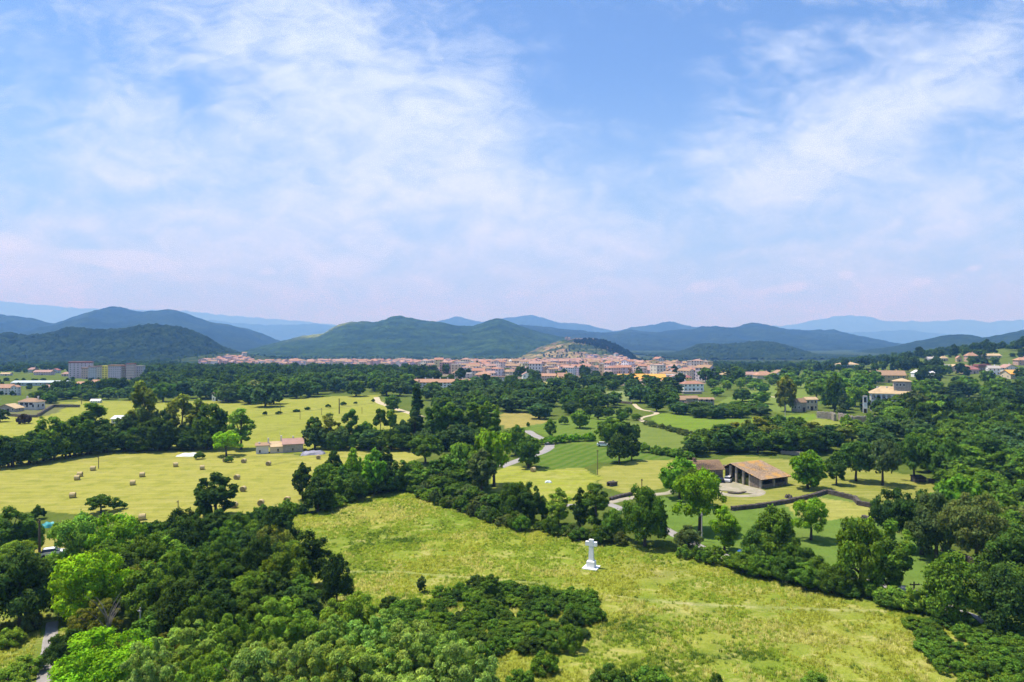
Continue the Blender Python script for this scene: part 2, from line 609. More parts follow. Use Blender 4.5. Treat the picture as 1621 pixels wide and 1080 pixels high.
def ground_mat(name, kind):
    m, t, out = mat(name)
    geo = t.node('ShaderNodeNewGeometry').outputs['Position']
    at = t.node('ShaderNodeAttribute', attribute_name='Col').outputs['Color']
    big = t.noise(geo, .045, 5, .6, .6)
    mid = t.noise(geo, .22, 5, .62, .4)
    fine = t.noise(geo, 2.2, 4, .7)
    if kind == 'meadow':
        a = t.mix(t.math('MULTIPLY', t.ramp(big, .42, .62), .6), at, (.12, .205, .020))
        a = t.mix(t.math('MULTIPLY', t.ramp(mid, .46, .66), .5), a, (.110, .165, .018))
        br = t.noise(t.mapping(geo, (1, 2.2, 1), (0, 0, R(12)), (11, 23, 0)), .09, 6, .62, .9)
        a = t.mix(t.math('MULTIPLY', t.ramp(br, .54, .72), .28), a, (.24, .19, .085))
        pale = t.noise(t.mapping(geo, (1, 1.6, 1), loc=(40, 3, 0)), .16, 6, .68, .8)
        a = t.mix(t.math('MULTIPLY', t.ramp(pale, .50, .66), .8), a, (.38, .36, .12))
        ftype = .55
    elif kind == 'hay':
        st = t.noise(t.mapping(geo, (.05, .55, 1), (0, 0, R(-6))), 1.0, 6, .66, .35)
        a = t.mix(t.math('MULTIPLY', t.ramp(st, .42, .66), .6), at, (.37, .34, .125))
        s2 = t.noise(t.mapping(geo, (.06, .8, 1), (0, 0, R(9)), (5, 5, 0)), 1.0, 5, .7, .5)
        a = t.mix(t.math('MULTIPLY', t.ramp(s2, .45, .62), .55), a, (.215, .225, .040))
        a = t.mix(t.math('MULTIPLY', t.ramp(mid, .46, .70), .6), a, (.165, .195, .030))
        ftype = .35
    elif kind == 'crop':
        wv = t.node('ShaderNodeTexWave', wave_type='BANDS')
        t.put(wv.inputs['Vector'], t.mapping(geo, rot=(0, 0, R(28))))
        wv.inputs['Scale'].default_value = .09
        wv.inputs['Distortion'].default_value = 3
        wv.inputs['Detail'].default_value = 3
        a = t.mix(t.math('MULTIPLY', wv.outputs['Fac'], .5), at, (.16, .20, .05))
        s2 = t.noise(t.mapping(geo, (.05, .4, 1), (0, 0, R(15))), 1.0, 6, .7, .4)
        a = t.mix(t.math('MULTIPLY', t.ramp(s2, .42, .65), .5), a, t.mix(1, a, (.6, .7, .6), 'MULTIPLY'))
        a = t.mix(t.math('MULTIPLY', t.ramp(mid, .5, .75), .35), a, (.055, .095, .014))
        ftype = .3
    else:
        a = t.mix(t.math('MULTIPLY', t.ramp(mid, .4, .7), .5), at, t.mix(1, at, (.6, .65, .5), 'MULTIPLY'))
        a = t.mix(t.math('MULTIPLY', t.ramp(big, .45, .7), .35), a, (.17, .18, .055))
        ftype = .5
    a = t.mix(t.math('MULTIPLY', t.ramp(fine, .42, .75), ftype), a, t.mix(1, a, (.50, .58, .42), 'MULTIPLY'))
    d = t.node('ShaderNodeBsdfDiffuse')
    t.put(d.inputs[0], a)
    b = t.node('ShaderNodeBump')
    b.inputs['Strength'].default_value = .9
    b.inputs['Distance'].default_value = .35
    t.put(b.inputs['Height'], t.math('ADD', fine, t.math('MULTIPLY', mid, 1.5)))
    t.l.new(b.outputs[0], d.inputs['Normal'])
    t.l.new(d.outputs[0], out.inputs[0])
    return m


for k in ('meadow', 'hay', 'crop', 'rough'):
    M['g_' + k] = ground_mat('ground_' + k, k)


def road_mat(name, c1, c2):
    m, t, out = mat(name)
    geo = t.node('ShaderNodeNewGeometry').outputs['Position']
    a = t.mix(t.ramp(t.noise(geo, .35, 6, .65), .35, .65), c1, c2)
    a = t.mix(t.math('MULTIPLY', t.ramp(t.noise(geo, 3, 3, .6), .5, .8), .4), a, tuple(.6 * c for c in c1))
    d = t.node('ShaderNodeBsdfDiffuse')
    t.put(d.inputs[0], a)
    t.l.new(d.outputs[0], out.inputs[0])
    return m


M['asphalt'] = road_mat('pale_asphalt', (.30, .29, .28), (.24, .235, .225))
M['track'] = road_mat('dirt_track', (.46, .40, .29), (.36, .32, .21))
M['gravel'] = road_mat('gravel_yard', (.33, .30, .24), (.24, .235, .15))


def hill_mat(name, kind):
    m, t, out = mat(name)
    geo = t.node('ShaderNodeNewGeometry').outputs['Position']
    at = t.node('ShaderNodeAttribute', attribute_name='Col').outputs['Color']
    sc = {'near': .02, 'mid': .008, 'far': .004, 'rock': .02}[kind]
    a = t.mix(t.ramp(t.noise(geo, sc, 6, .62), .35, .65), at, t.mix(1, at, (2.5, 2.2, 1.3), 'MULTIPLY'))
    n = t.noise(geo, sc * 6, 6, .7)
    a = t.mix(t.math('MULTIPLY', t.ramp(n, .42, .62), .75), a, t.mix(1, at, (.35, .42, .45), 'MULTIPLY'))
    d = t.node('ShaderNodeBsdfDiffuse')
    t.put(d.inputs[0], a)
    b = t.node('ShaderNodeBump')
    b.inputs['Strength'].default_value = 1.0
    b.inputs['Distance'].default_value = {'near': 3, 'mid': 9, 'far': 26, 'rock': 3}[kind]
    t.put(b.inputs['Height'], t.noise(geo, {'near': .12, 'mid': .06, 'far': .02, 'rock': .12}[kind], 7, .75))
    t.l.new(b.outputs[0], d.inputs['Normal'])
    t.l.new(d.outputs[0], out.inputs[0])
    return m


for k in ('near', 'mid', 'far', 'rock'):
    M['h_' + k] = hill_mat('hillside_' + k, k)

# ------------------------------------------------------------------ ground sheet split into fields
C_ROUGH = (.095, .135, .026)
C_MEADOW = (.25, .29, .042)
FIELDS = [
    # name, label, material, colour, polygon in photo px (ground points)
    ("rough_grass", "rough green grass between woods and fields", 'rough', C_ROUGH, None),
    ("town_ground", "pale built up ground under the town", 'rough', (.20, .17, .13),
     [(300, 577), (500, 573), (840, 572), (1140, 580), (1140, 606), (1040, 612), (900, 608), (700, 606), (600, 588), (300, 582)]),
    ("far_left_field", "bright yellow green field beyond the poplars", 'hay', (.235, .265, .040),
     [(70, 636), (420, 634), (545, 627), (600, 626), (598, 634), (640, 652), (664, 664), (640, 716), (400, 718), (120, 700), (75, 668)]),
    ("near_left_field", "small bright field at the left edge", 'hay', (.27, .29, .045),
     [(-120, 662), (75, 659), (80, 672), (60, 700), (-120, 716)]),
    ("garden_ground", "villa garden terraces with pale paths", 'rough', (.15, .16, .07),
     [(20, 645), (60, 640), (120, 640), (75, 658), (-40, 660), (-40, 648)]),
    ("hay_field", "wide mown hay field dotted with round bales", 'hay', (.30, .30, .062),
     [(-160, 742), (0, 732), (120, 716), (400, 712), (470, 722), (640, 708), (668, 724), (600, 760), (480, 800), (400, 812), (250, 838), (200, 830), (90, 808), (-160, 818)]),
    ("garden_plot", "narrow pale grass plot by the left wood", 'hay', (.29, .27, .075),
     [(55, 850), (100, 845), (100, 885), (40, 905), (-100, 940), (-100, 915), (20, 885)]),
    ("cross_meadow", "uncut yellow green meadow around the white cross", 'meadow', C_MEADOW,
     [(400, 835), (470, 815), (560, 790), (640, 776), (700, 800), (770, 826), (850, 840), (930, 862), (1060, 868), (1110, 880), (1180, 905), (1300, 935),
      (1480, 985), (1700, 1000), (1700, 1500), (500, 1500), (520, 1060), (520, 950), (470, 900), (420, 860)]),
    ("left_verge", "bright rough verge beside the lane", 'meadow', (.15, .20, .035),
     [(-300, 960), (60, 960), (110, 1000), (110, 1500), (-300, 1500)]),
    ("mown_field", "striped freshly mown field behind the hedge", 'hay', (.27, .31, .040),
     [(770, 752), (800, 738), (850, 742), (920, 738), (950, 755), (938, 785), (900, 800), (820, 790), (780, 775)]),
    ("dark_crop_field", "dark green crop field with rounded edge", 'crop', (.085, .155, .022),
     [(855, 712), (880, 704), (960, 705), (1020, 716), (1085, 722), (1080, 729), (950, 733), (920, 741), (865, 745), (845, 730)]),
    ("pale_lawn", "pale cut grass west of the farmhouse", 'hay', (.26, .27, .06),
     [(950, 742), (1010, 730), (1083, 728), (1085, 765), (1040, 775), (1000, 783), (950, 770)]),
    ("tan_field", "tan dry field edged by dark trees", 'rough', (.30, .26, .08),
     [(795, 655), (830, 652), (865, 664), (868, 674), (800, 678), (790, 668)]),
    ("green_field", "green field with faint furrows below the road", 'crop', (.115, .185, .028),
     [(825, 676), (870, 668), (930, 652), (990, 655), (1000, 680), (945, 705), (880, 702), (860, 690)]),
    ("vineyard_field", "striped plot with low green rows", 'crop', (.150, .20, .045),
     [(995, 668), (1030, 672), (1095, 692), (1085, 712), (1020, 714), (985, 702)]),
    ("bright_terrace", "long bright green terrace field", 'crop', (.150, .235, .026),
     [(1030, 658), (1060, 654), (1150, 663), (1290, 655), (1310, 672), (1180, 680), (1095, 684), (1040, 672)]),
    ("upper_terrace", "grass terraces under the ridge houses", 'rough', (.15, .21, .045),
     [(1130, 640), (1200, 610), (1280, 606), (1285, 640), (1260, 655), (1180, 650)]),
    ("villa_field", "grass below the villa retaining wall", 'hay', (.19, .24, .04),
     [(1290, 664), (1400, 668), (1390, 685), (1320, 690), (1250, 684)]),
    ("playing_field", "pale green playing field by the white pavilion", 'rough', (.19, .24, .09),
     [(940, 622), (992, 618), (1010, 632), (950, 640)]),
    ("small_yellow_plot", "small yellow plot among the dark trees", 'hay', (.30, .29, .07),
     [(822, 607), (868, 605), (868, 613), (825, 618)]),
    ("farm_lawn", "sunny lawn around the barn and stone walls", 'hay', (.20, .225, .045),
     [(1090, 745), (1160, 722), (1250, 728), (1400, 745), (1500, 765), (1500, 800), (1400, 800), (1355, 786), (1300, 780), (1160, 808), (1110, 800), (1080, 780)]),
    ("paddock", "green paddock below the dry stone wall", 'rough', (.125, .205, .038),
     [(1000, 800), (1060, 785), (1150, 805), (1300, 782), (1400, 802), (1410, 840), (1500, 880), (1500, 930), (1420, 925), (1300, 900), (1200, 890), (1120, 865), (1050, 850)]),
    ("dry_lawn", "dry yellow part of the paddock", 'hay', (.30, .31, .075),
     [(1240, 795), (1300, 787), (1345, 795), (1385, 808), (1375, 822), (1300, 824), (1250, 815)]),
]


def inside(px, py, poly):
    c = np.zeros(len(px), bool)
    n = len(poly)
    j = n - 1
    for i in range(n):
        xi, yi = poly[i]
        xj, yj = poly[j]
        if yi != yj:
            cond = ((yi > py) != (yj > py)) & (px < (xj - xi) * (py - yi) / (yj - yi) + xi)
            c ^= cond
        j = i
    return c


WPOLY = {}
for fn_, lb, mk, colr, poly in FIELDS:
    if poly:
        WPOLY[fn_] = [tuple(G(*p)[:2]) for p in poly]

ys = [-220, -160, -110, -70, -40, -15, 5, 20, 30]
y = 36.0
while y < 4300:
    ys.append(y)
    s1 = y * y * 1.55 / (CAMZ * FPX)
    y += max(min(s1, y * .018), .55)
ys = np.array(ys + [4600, 6000, 9000, 14000, 20000, 26000])
ts = np.concatenate([np.linspace(-2.2, -.9, 14)[:-1], np.linspace(-.9, .9, 500), np.linspace(.9, 2.2, 14)[1:]])
sy = np.where(ys > 0, np.sqrt(ys * ys + 80 ** 2), 80 + abs(ys))
TX = ts[None, :] * sy[:, None]
TY = np.repeat(ys[:, None], len(ts), 1)
TZ = H(TX, TY)
nr, nc = TX.shape
V = np.stack([TX.ravel(), TY.ravel(), TZ.ravel()], 1)
i0 = (np.arange(nr - 1)[:, None] * nc + np.arange(nc - 1)[None, :]).ravel()
F = np.stack([i0, i0 + 1, i0 + 1 + nc, i0 + nc], 1)
# wobble the borders so that fields do not meet in ruler lines
wx = (fbm(V[:, 0] / 9, V[:, 1] / 9, 3, 31) - .5) * 4
wy = (fbm(V[:, 0] / 9, V[:, 1] / 9, 3, 47) - .5) * 4
cols = np.tile(np.array(C_ROUGH, np.float32), (len(V), 1))
reg = np.zeros(len(V), int)
for k, (fn_, lb, mk, colr, poly) in enumerate(FIELDS):
    if not poly:
        continue
    q = inside(V[:, 0] + wx, V[:, 1] + wy, WPOLY[fn_])
    cols[q] = colr
    reg[q] = k
# colour patches of the vegetation itself: greener hollows, trodden path lines, dry patches
PATCH = [((730, 815), 70, 22, (.12, .215, .02), .7), ((480, 850), 110, 16, (.14, .19, .05), .55), ((640, 856), 20, 4, (.05, .11, .015), .8),
         ((560, 890), 60, 12, (.13, .17, .03), .5), ((1030, 905), 60, 12, (.24, .20, .10), .55), ((880, 880), 120, 14, (.15, .24, .02), .55),
         ((1150, 925), 90, 14, (.10, .15, .02), .5), ((1000, 995), 60, 18, (.08, .15, .02), .5), ((1380, 930), 40, 12, (.10, .15, .02), .5),
         ((1250, 1010), 120, 18, (.28, .25, .07), .5), ((900, 1010), 40, 14, (.36, .33, .12), .5), ((1120, 1040), 60, 10, (.06, .12, .02), .5),
         ((600, 815), 60, 14, (.27, .25, .06), .5), ((1065, 968), 60, 8, (.34, .31, .14), .5), ((1290, 965), 120, 10, (.24, .25, .05), .4)]
for (px, py), sx, sy_, c, a in PATCH:
    p = G(px, py)
    d = p.y
    wx2 = sx / FPX * d
    wy2 = sy_ * d * d / (CAMZ * FPX)
    q = ((V[:, 0] - p.x) / wx2) ** 2 + ((V[:, 1] - p.y) / wy2) ** 2
    w_ = a * np.exp(-q) * (.6 + .8 * fbm(V[:, 0] / 3, V[:, 1] / 3, 3, 5))
    w_ = np.clip(w_, 0, 1)[:, None] * (reg > 0)[:, None]
    cols = cols * (1 - w_) + np.array(c)[None, :] * w_


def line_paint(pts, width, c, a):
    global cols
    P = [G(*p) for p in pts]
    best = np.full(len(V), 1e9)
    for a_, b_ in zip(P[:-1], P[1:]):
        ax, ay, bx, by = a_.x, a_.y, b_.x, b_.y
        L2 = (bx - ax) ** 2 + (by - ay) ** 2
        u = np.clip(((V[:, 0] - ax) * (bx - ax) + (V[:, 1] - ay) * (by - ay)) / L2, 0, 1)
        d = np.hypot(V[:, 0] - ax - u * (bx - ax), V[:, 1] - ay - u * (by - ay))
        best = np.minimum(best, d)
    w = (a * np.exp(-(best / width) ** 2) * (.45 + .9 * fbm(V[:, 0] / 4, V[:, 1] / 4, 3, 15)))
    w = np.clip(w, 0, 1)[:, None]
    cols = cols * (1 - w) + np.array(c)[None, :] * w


line_paint([(540, 905), (640, 906), (700, 912), (760, 915), (860, 925)], .6, (.46, .43, .22), .75)
line_paint([(955, 942), (1040, 952), (1120, 958), (1210, 962), (1330, 966), (1400, 968)], .55, (.48, .44, .24), .7)
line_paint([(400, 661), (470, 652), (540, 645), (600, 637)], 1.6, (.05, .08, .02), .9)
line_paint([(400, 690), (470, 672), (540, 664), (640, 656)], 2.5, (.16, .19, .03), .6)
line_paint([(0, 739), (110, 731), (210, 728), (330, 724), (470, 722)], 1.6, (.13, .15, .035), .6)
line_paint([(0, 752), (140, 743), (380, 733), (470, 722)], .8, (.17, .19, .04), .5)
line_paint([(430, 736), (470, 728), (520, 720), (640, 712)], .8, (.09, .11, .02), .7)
for k in range(4):
    f_ = .25 + .2 * k
    line_paint([(790 + 18 * k, 765), (830, 785 - 10 * k), (900, 780 - 8 * k), (925 - 20 * k, 760), (905 - 18 * k, 746)], .5, (.36, .37, .12), .5)
far_ = (reg == 0) & (V[:, 1] > 1250)
cols[far_] = (.028, .048, .018)
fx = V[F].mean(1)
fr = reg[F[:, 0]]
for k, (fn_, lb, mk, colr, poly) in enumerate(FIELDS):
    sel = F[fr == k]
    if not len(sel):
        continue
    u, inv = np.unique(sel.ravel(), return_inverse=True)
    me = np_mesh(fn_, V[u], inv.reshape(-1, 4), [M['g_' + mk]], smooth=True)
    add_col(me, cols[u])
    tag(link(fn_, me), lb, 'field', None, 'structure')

# ------------------------------------------------------------------ roads and tracks (draped strips with a raised bed)


def catmull(P, step):
    out = []
    for i in range(len(P) - 1):
        p0 = P[max(i - 1, 0)]
        p1, p2 = P[i], P[i + 1]
        p3 = P[min(i + 2, len(P) - 1)]
        n = max(2, int((p2 - p1).length / step))
        for k in range(n):
            t = k / n
            out.append(.5 * ((2 * p1) + (-p0 + p2) * t + (2 * p0 - 5 * p1 + 4 * p2 - p3) * t * t + (-p0 + 3 * p1 - 3 * p2 + p3) * t ** 3))
    out.append(P[-1])
    return out


def strip(name, label, pts, width, material, lift=.10, wob=.12):
    P = [Vector((*G(*p)[:2], 0)) for p in pts]
    L = catmull(P, max(1.0, P[0].y * .008))
    vs, fs = [], []
    nw = 5
    for i, p in enumerate(L):
        a, b = L[max(i - 1, 0)], L[min(i + 1, len(L) - 1)]
        d = (b - a).normalized()
        nrm = Vector((-d.y, d.x, 0))
        w = width * (1 + wob * (float(vnoise(p.x / 3, p.y / 3, 5)) - .5) * 2)
        for k in range(nw):
            q = p + nrm * w * (k / (nw - 1) - .5)
            edge = k in (0, nw - 1)
            vs.append((q.x, q.y, hz_(q.x, q.y) + (-.12 if edge else lift)))
    for i in range(len(L) - 1):
        for k in range(nw - 1):
            a = i * nw + k
            fs.append((a, a + nw, a + nw + 1, a + 1))
    me = np_mesh(name, vs, fs, [M[material]], smooth=False)
    tag(link(name, me), label, 'road', None, 'structure')


strip("country_road", "pale narrow asphalt road behind the hedge", [(1640, 1015), (1560, 985), (1480, 954), (1430, 932), (1330, 915), (1240, 898), (1145, 880), (1110, 868), (1060, 842), (1010, 818), (960, 798), (900, 800), (850, 795)], 3.6, 'asphalt')
strip("farm_drive", "gravel drive curving up to the farmhouse yard", [(952, 799), (985, 791), (1020, 785), (1060, 780), (1080, 772), (1100, 772), (1130, 778), (1160, 785), (1195, 784), (1203, 778), (1185, 772), (1150, 768)], 3.4, 'gravel', .14)
strip("lane", "grey paved lane at the lower left corner", [(83, 985), (80, 1010), (74, 1040), (70, 1080), (62, 1200), (50, 1400)], 2.1, 'asphalt')
strip("garden_path", "pale path at the left edge", [(-60, 916), (0, 903), (45, 888), (82, 878)], 2.2, 'track')
strip("valley_road", "grey road bending between green fields", [(835, 682), (848, 690), (868, 700), (866, 712), (835, 724), (790, 740)], 5.0, 'asphalt')
strip("pale_field_road", "pale road leaving the wood corner", [(596, 629), (600, 637), (618, 644), (645, 653), (668, 660)], 5.5, 'track')
strip("winding_track", "winding dirt track between crops", [(1004, 640), (1014, 648), (1040, 654), (1014, 662), (1022, 669), (1045, 675), (1075, 682), (1100, 688), (1180, 700)], 3.6, 'track')
strip("terrace_track", "thin track along the upper terrace", [(1195, 624), (1220, 628), (1250, 632)], 4, 'track')

# yard by the barn
yp = [(1107, 768), (1135, 764), (1158, 763), (1200, 775), (1196, 783), (1160, 779), (1120, 776)]
P = [G(*p) for p in yp]
vs = [(p.x, p.y, hz_(p.x, p.y) + .19) for p in P] + [(p.x, p.y, hz_(p.x, p.y) - .3) for p in P]
n_ = len(P)
me = bpy.data.meshes.new("farm_yard")
me.from_pydata(vs, [], [tuple(range(n_))[::-1]] + [(i, (i + 1) % n_, n_ + (i + 1) % n_, n_ + i) for i in range(n_)])
me.materials.append(M['gravel'])
tag(link("farm_yard", me), "dusty gravel yard between farmhouse and barn", "yard", None, 'structure')

# ------------------------------------------------------------------ hills and mountains
for hn, D, wd, st, cr, sd_, spur, kindm, pts in HILLS:
    f, xs, zs = ridge_fn(D, pts, wd, seed=sd_, spur=spur)
    X = np.arange(xs[0], xs[-1] + st, st)
    Y = np.arange(D - wd, D + wd * .6 + st, st)
    gx, gy = np.meshgrid(X, Y)
    Z = f(gx, gy)
    rnd = fbm(gx / 60, gy / 60, 4, sd_)
    big = fbm(gx / (wd * .6), gy / (wd * .5), 4, sd_ + 3)
    if cr:
        # tree crowns: nearest jittered cell centre
        cx_, cy_ = np.floor(gx / cr), np.floor(gy / cr)
        best = np.full(gx.shape, 9.0)
        cid = np.zeros(gx.shape)
        for ox in (-1, 0, 1):
            for oy in (-1, 0, 1):
                jx = (cx_ + ox + .15 + .7 * _hash(cx_ + ox, cy_ + oy, 3)) * cr
                jy = (cy_ + oy + .15 + .7 * _hash(cx_ + ox, cy_ + oy, 8)) * cr
                dd = np.hypot(gx - jx, gy - jy) / cr
                h_ = _hash(cx_ + ox, cy_ + oy, 21)
                cid = np.where(dd < best, h_, cid)
                best = np.minimum(best, dd)
        bump = np.sqrt(np.clip(1 - (best / .78) ** 2, 0, 1)) * cr * (.55 + .5 * cid)
        Z = Z + bump
        tone = .55 + .8 * cid * (.5 + big)
    else:
        Z = Z + (fbm(gx / (st * 3), gy / (st * 3), 3, sd_ + 5) - .5) * st * 1.1
        tone = .6 + .8 * rnd
    base = np.array({'near': (.011, .021, .009), 'mid': (.017, .037, .013), 'far': (.012, .022, .012), 'rock': (.028, .045, .018)}[kindm])
    cl = base[None, None, :] * tone[..., None]
    if kindm == 'mid':
        lx, ly = (520 - CX) / FPX * D, D - 60
        q = np.exp(-((gx - lx) / 120) ** 2 - ((gy - ly - 40) / 260) ** 2)
        q = np.clip(q * 1.6 * (.5 + big), 0, .9)[..., None]
        cl = cl * (1 - q) + np.array((.11, .14, .045)) * q
    if kindm == 'rock':
        u = (gx - (905 - CX) / FPX * D) / 200
        rk = np.clip(sm(.45, .6, fbm(gx / 40, gy / 40, 5, 77) + .16 * np.clip(-u, -1, 1)), 0, 1)[..., None]
        cl = cl * (1 - rk) + np.array((.15, .115, .10)) * rk * (.7 + .6 * rnd[..., None])
        tr = sm(.5, .56, fbm(gx / 70, Z / 5, 3, 99))[..., None] * .6
        cl = cl * (1 - tr) + np.array((.14, .135, .075)) * tr
    nr2, nc2 = gx.shape
    VV = np.stack([gx.ravel(), gy.ravel(), Z.ravel()], 1)
    ii = (np.arange(nr2 - 1)[:, None] * nc2 + np.arange(nc2 - 1)[None, :]).ravel()
    FF = np.stack([ii, ii + 1, ii + 1 + nc2, ii + nc2], 1)
    me = np_mesh(hn, VV, FF, [M['h_' + kindm]], smooth=True)
    add_col(me, np.clip(cl.reshape(-1, 3), 0, 1))
    lab = {"wooded_hill_behind_town": "dark wooded hill rising behind the left apartment blocks", "volcano_hill": "rocky brown hill with a chapel on top, right above the town",
           "round_wooded_hill": "low rounded wooded hill right of the rocky hill", "shoulder_hill": "blue green shoulder behind the ridge houses at right",
           "broad_green_mountain": "broad blue green mountain behind the town centre", "twin_peaked_mountain": "blue twin peaked mountain at the left",
           "long_blue_mountain": "long blue mountain right of centre", "small_pointed_peak": "small pointed pale blue peak", "pale_centre_mountain": "pale low mountains behind the centre",
           "pale_left_mountain": "pale mountain left of the centre saddle", "pale_right_mountain": "pale blue ridge before the right range",
           "distant_left_range": "faint distant range at far left", "distant_right_range": "faint flat topped range at far right"}[hn]
    tag(link(hn, me), lab, 'hill', None, 'structure')

# ------------------------------------------------------------------ haze
m, t, out = mat('haze')
pv = t.node('ShaderNodeVolumePrincipled')
pv.inputs['Color'].default_value = (.17, .41, .90, 1)
pv.inputs['Absorption Color'].default_value = (.82, .50, .01, 1)
pv.inputs['Density'].default_value = HAZE
t.l.new(pv.outputs[0], out.inputs['Volume'])
b_ = MB()
b_.box(-26000, 26000, -1500, 27000, -30, 1420)
tag(b_.obj('haze', m), 'pale blue summer haze over the whole valley', 'haze', None, 'stuff')

# ------------------------------------------------------------------ buildings
BUILT = []
_wcache = {}


def window_mesh(w, h, wall='white'):
    key = (round(w, 1), round(h, 1), wall)
    if key not in _wcache:
        b = MB()
        t = min(.12, w * .12)
        b.box(-w / 2, -w / 2 + t, -.07, .02, 0, h, 0)
        b.box(w / 2 - t, w / 2, -.07, .02, 0, h, 0)
        b.box(-w / 2 + t, w / 2 - t, -.07, .02, h - t, h, 0)
        b.box(-w / 2 - t, w / 2 + t, -.12, .02, -t, 0, 0)
        b.box(-w / 2 + t, w / 2 - t, -.02, .015, 0, h - t, 1)
        _wcache[key] = b.mesh('window', [M[wall], M['glass']])
    return _wcache[key]


def roof_parts(b, w, d, h, rise, kind, over=.5, m=0, th=.22):
    """Roof over a w x d box centred on the origin; ridge along x."""
    W2, D2 = w / 2 + over, d / 2 + over
    z0 = h - over * rise / (d / 2) * .5
    if kind == 'gable':
        b.slab([(-W2, -D2, z0), (W2, -D2, z0), (W2, 0, h + rise), (-W2, 0, h + rise)], th, m)
        b.slab([(W2, D2, z0), (-W2, D2, z0), (-W2, 0, h + rise + .01), (W2, 0, h + rise + .01)], th, m)
    elif kind == 'gabley':
        b.slab([(-W2, D2, z0), (-W2, -D2, z0), (0, -D2, h + rise), (0, D2, h + rise)], th, m)
        b.slab([(W2, -D2, z0), (W2, D2, z0), (0, D2, h + rise + .01), (0, -D2, h + rise + .01)], th, m)
    elif kind == 'hip':
        if w > d:
            k = (w - d) / 2
            a, c = (-k, 0, h + rise), (k, 0, h + rise)
            vs = [(-W2, -D2, z0), (W2, -D2, z0), (W2, D2, z0), (-W2, D2, z0), a, c]
            b.add(vs, [(0, 1, 5, 4), (2, 3, 4, 5), (1, 2, 5), (3, 0, 4), (0, 3, 2, 1)], m)
        else:
            k = (d - w) / 2
            vs = [(-W2, -D2, z0), (W2, -D2, z0), (W2, D2, z0), (-W2, D2, z0), (0, -k, h + rise), (0, k, h + rise)]
            b.add(vs, [(0, 1, 4), (2, 3, 5), (1, 2, 5, 4), (3, 0, 4, 5), (0, 3, 2, 1)], m)
    elif kind == 'mono':
        b.slab([(-W2, -D2, h), (W2, -D2, h), (W2, D2, h + rise), (-W2, D2, h + rise)], th, m)
    else:
        b.box(-W2 + over * .6, W2 - over * .6, -D2 + over * .6, D2 - over * .6, h, h + max(rise, .35), m)


def walls(b, w, d, h, rise, kind, m=0):
    x, y = w / 2, d / 2
    b.box(-x, x, -y, y, -1.2, h, m)
    if kind == 'gable':
        for s in (-1, 1):
            b.add([(s * x, -y, h), (s * x, y, h), (s * x, 0, h + rise - .1), (s * (x - .3), -y, h), (s * (x - .3), y, h), (s * (x - .3), 0, h + rise - .1)],
                  [(0, 1, 2), (3, 5, 4), (0, 2, 5, 3), (1, 4, 5, 2)], m)
    if kind == 'gabley':
        for s in (-1, 1):
            b.add([(-x, s * y, h), (x, s * y, h), (0, s * y, h + rise - .1), (-x, s * (y - .3), h), (x, s * (y - .3), h), (0, s * (y - .3), h + rise - .1)],
                  [(0, 1, 2), (3, 5, 4), (0, 2, 5, 3), (1, 4, 5, 2)], m)
    if kind == 'mono':
        b.add([(-x, -y, h), (-x, y, h), (-x, y, h + rise - .15), (x, -y, h), (x, y, h), (x, y, h + rise - .15)], [(0, 1, 2), (3, 5, 4), (1, 4, 5, 2)], m)


def place_windows(par, w, d, h, cols_, rows, wm='white', side=2, ww=None, wh=None, base=.9, door=False):
    fh = h / rows
    ww = ww or min(1.3, w / cols_ * .5)
    wh = wh or min(1.5, fh * .52)
    me = window_mesh(ww, wh, wm)
    for r_ in range(rows):
        z = r_ * fh + fh * .33
        for c in range(cols_):
            x = -w / 2 + w * (c + .5) / cols_
            if door and r_ == 0 and c == cols_ // 2:
                b = MB()
                b.box(-.75, .75, -.06, .02, -.2, min(2.3, fh * .8), 0)
                b.obj('door', M['dark_wood'], par, (x, -d / 2 - .005, 0))
                continue
            link('window', me, par, (x, -d / 2 - .004, z))
        for c in range(side):
            y = -d / 2 + d * (c + .5) / side
            o = link('window', me, par, (-w / 2 - .004, y, z), -math.pi / 2)
            o = link('window', me, par, (w / 2 + .004, y, z), math.pi / 2)


def house(name, label, cat, pxL, pxR, base, eave, top, wallm, roofm, kind='gable', depth=.6, rot=0, cols_=4, rows=2, side=2, chim=0, group=None, door=True, wm='white', dm=None, ww=None, wh=None):
    p = G((pxL + pxR) / 2, base, HA)
    s = p.y / FPX
    w = (pxR - pxL) * s
    h = (base - eave) * s
    rise = max((eave - top) * s, .3)
    d = dm or w * depth
    if abs(rot) > 1:
        c_, s_ = abs(math.cos(R(rot))), abs(math.sin(R(rot)))
        k = w / (w * c_ + d * s_)
        w, d = w * k, d * k
    root = empty(name, (p.x, p.y + d / 2, p.z), R(rot))
    tag(root, label, cat, group)
    b = MB()
    walls(b, w, d, h, rise, kind)
    b.obj('wall', M[wallm], root)
    b = MB()
    roof_parts(b, w, d, h + .02, rise, kind, over=min(.7, w * .05))
    b.obj('roof', M[roofm], root)
    if rows:
        place_windows(root, w, d, h, cols_, rows, wm, side, door=door, ww=ww, wh=wh)
    for i in range(chim):
        b = MB()
        cx = w * (-.3 + .6 * i / max(1, chim - 1)) if chim > 1 else w * .2
        b.box(cx - .35, cx + .35, -.3 + d * .12, .3 + d * .12, h, h + rise + .9, 0)
        b.box(cx - .45, cx + .45, -.4 + d * .12, .4 + d * .12, h + rise + .9, h + rise + 1.05, 0)
        b.obj('chimney', M[wallm], root)
    BUILT.append((p.x, p.y + d / 2, max(w, d) * .5 + 1.5))
    return root, w, d, h, s


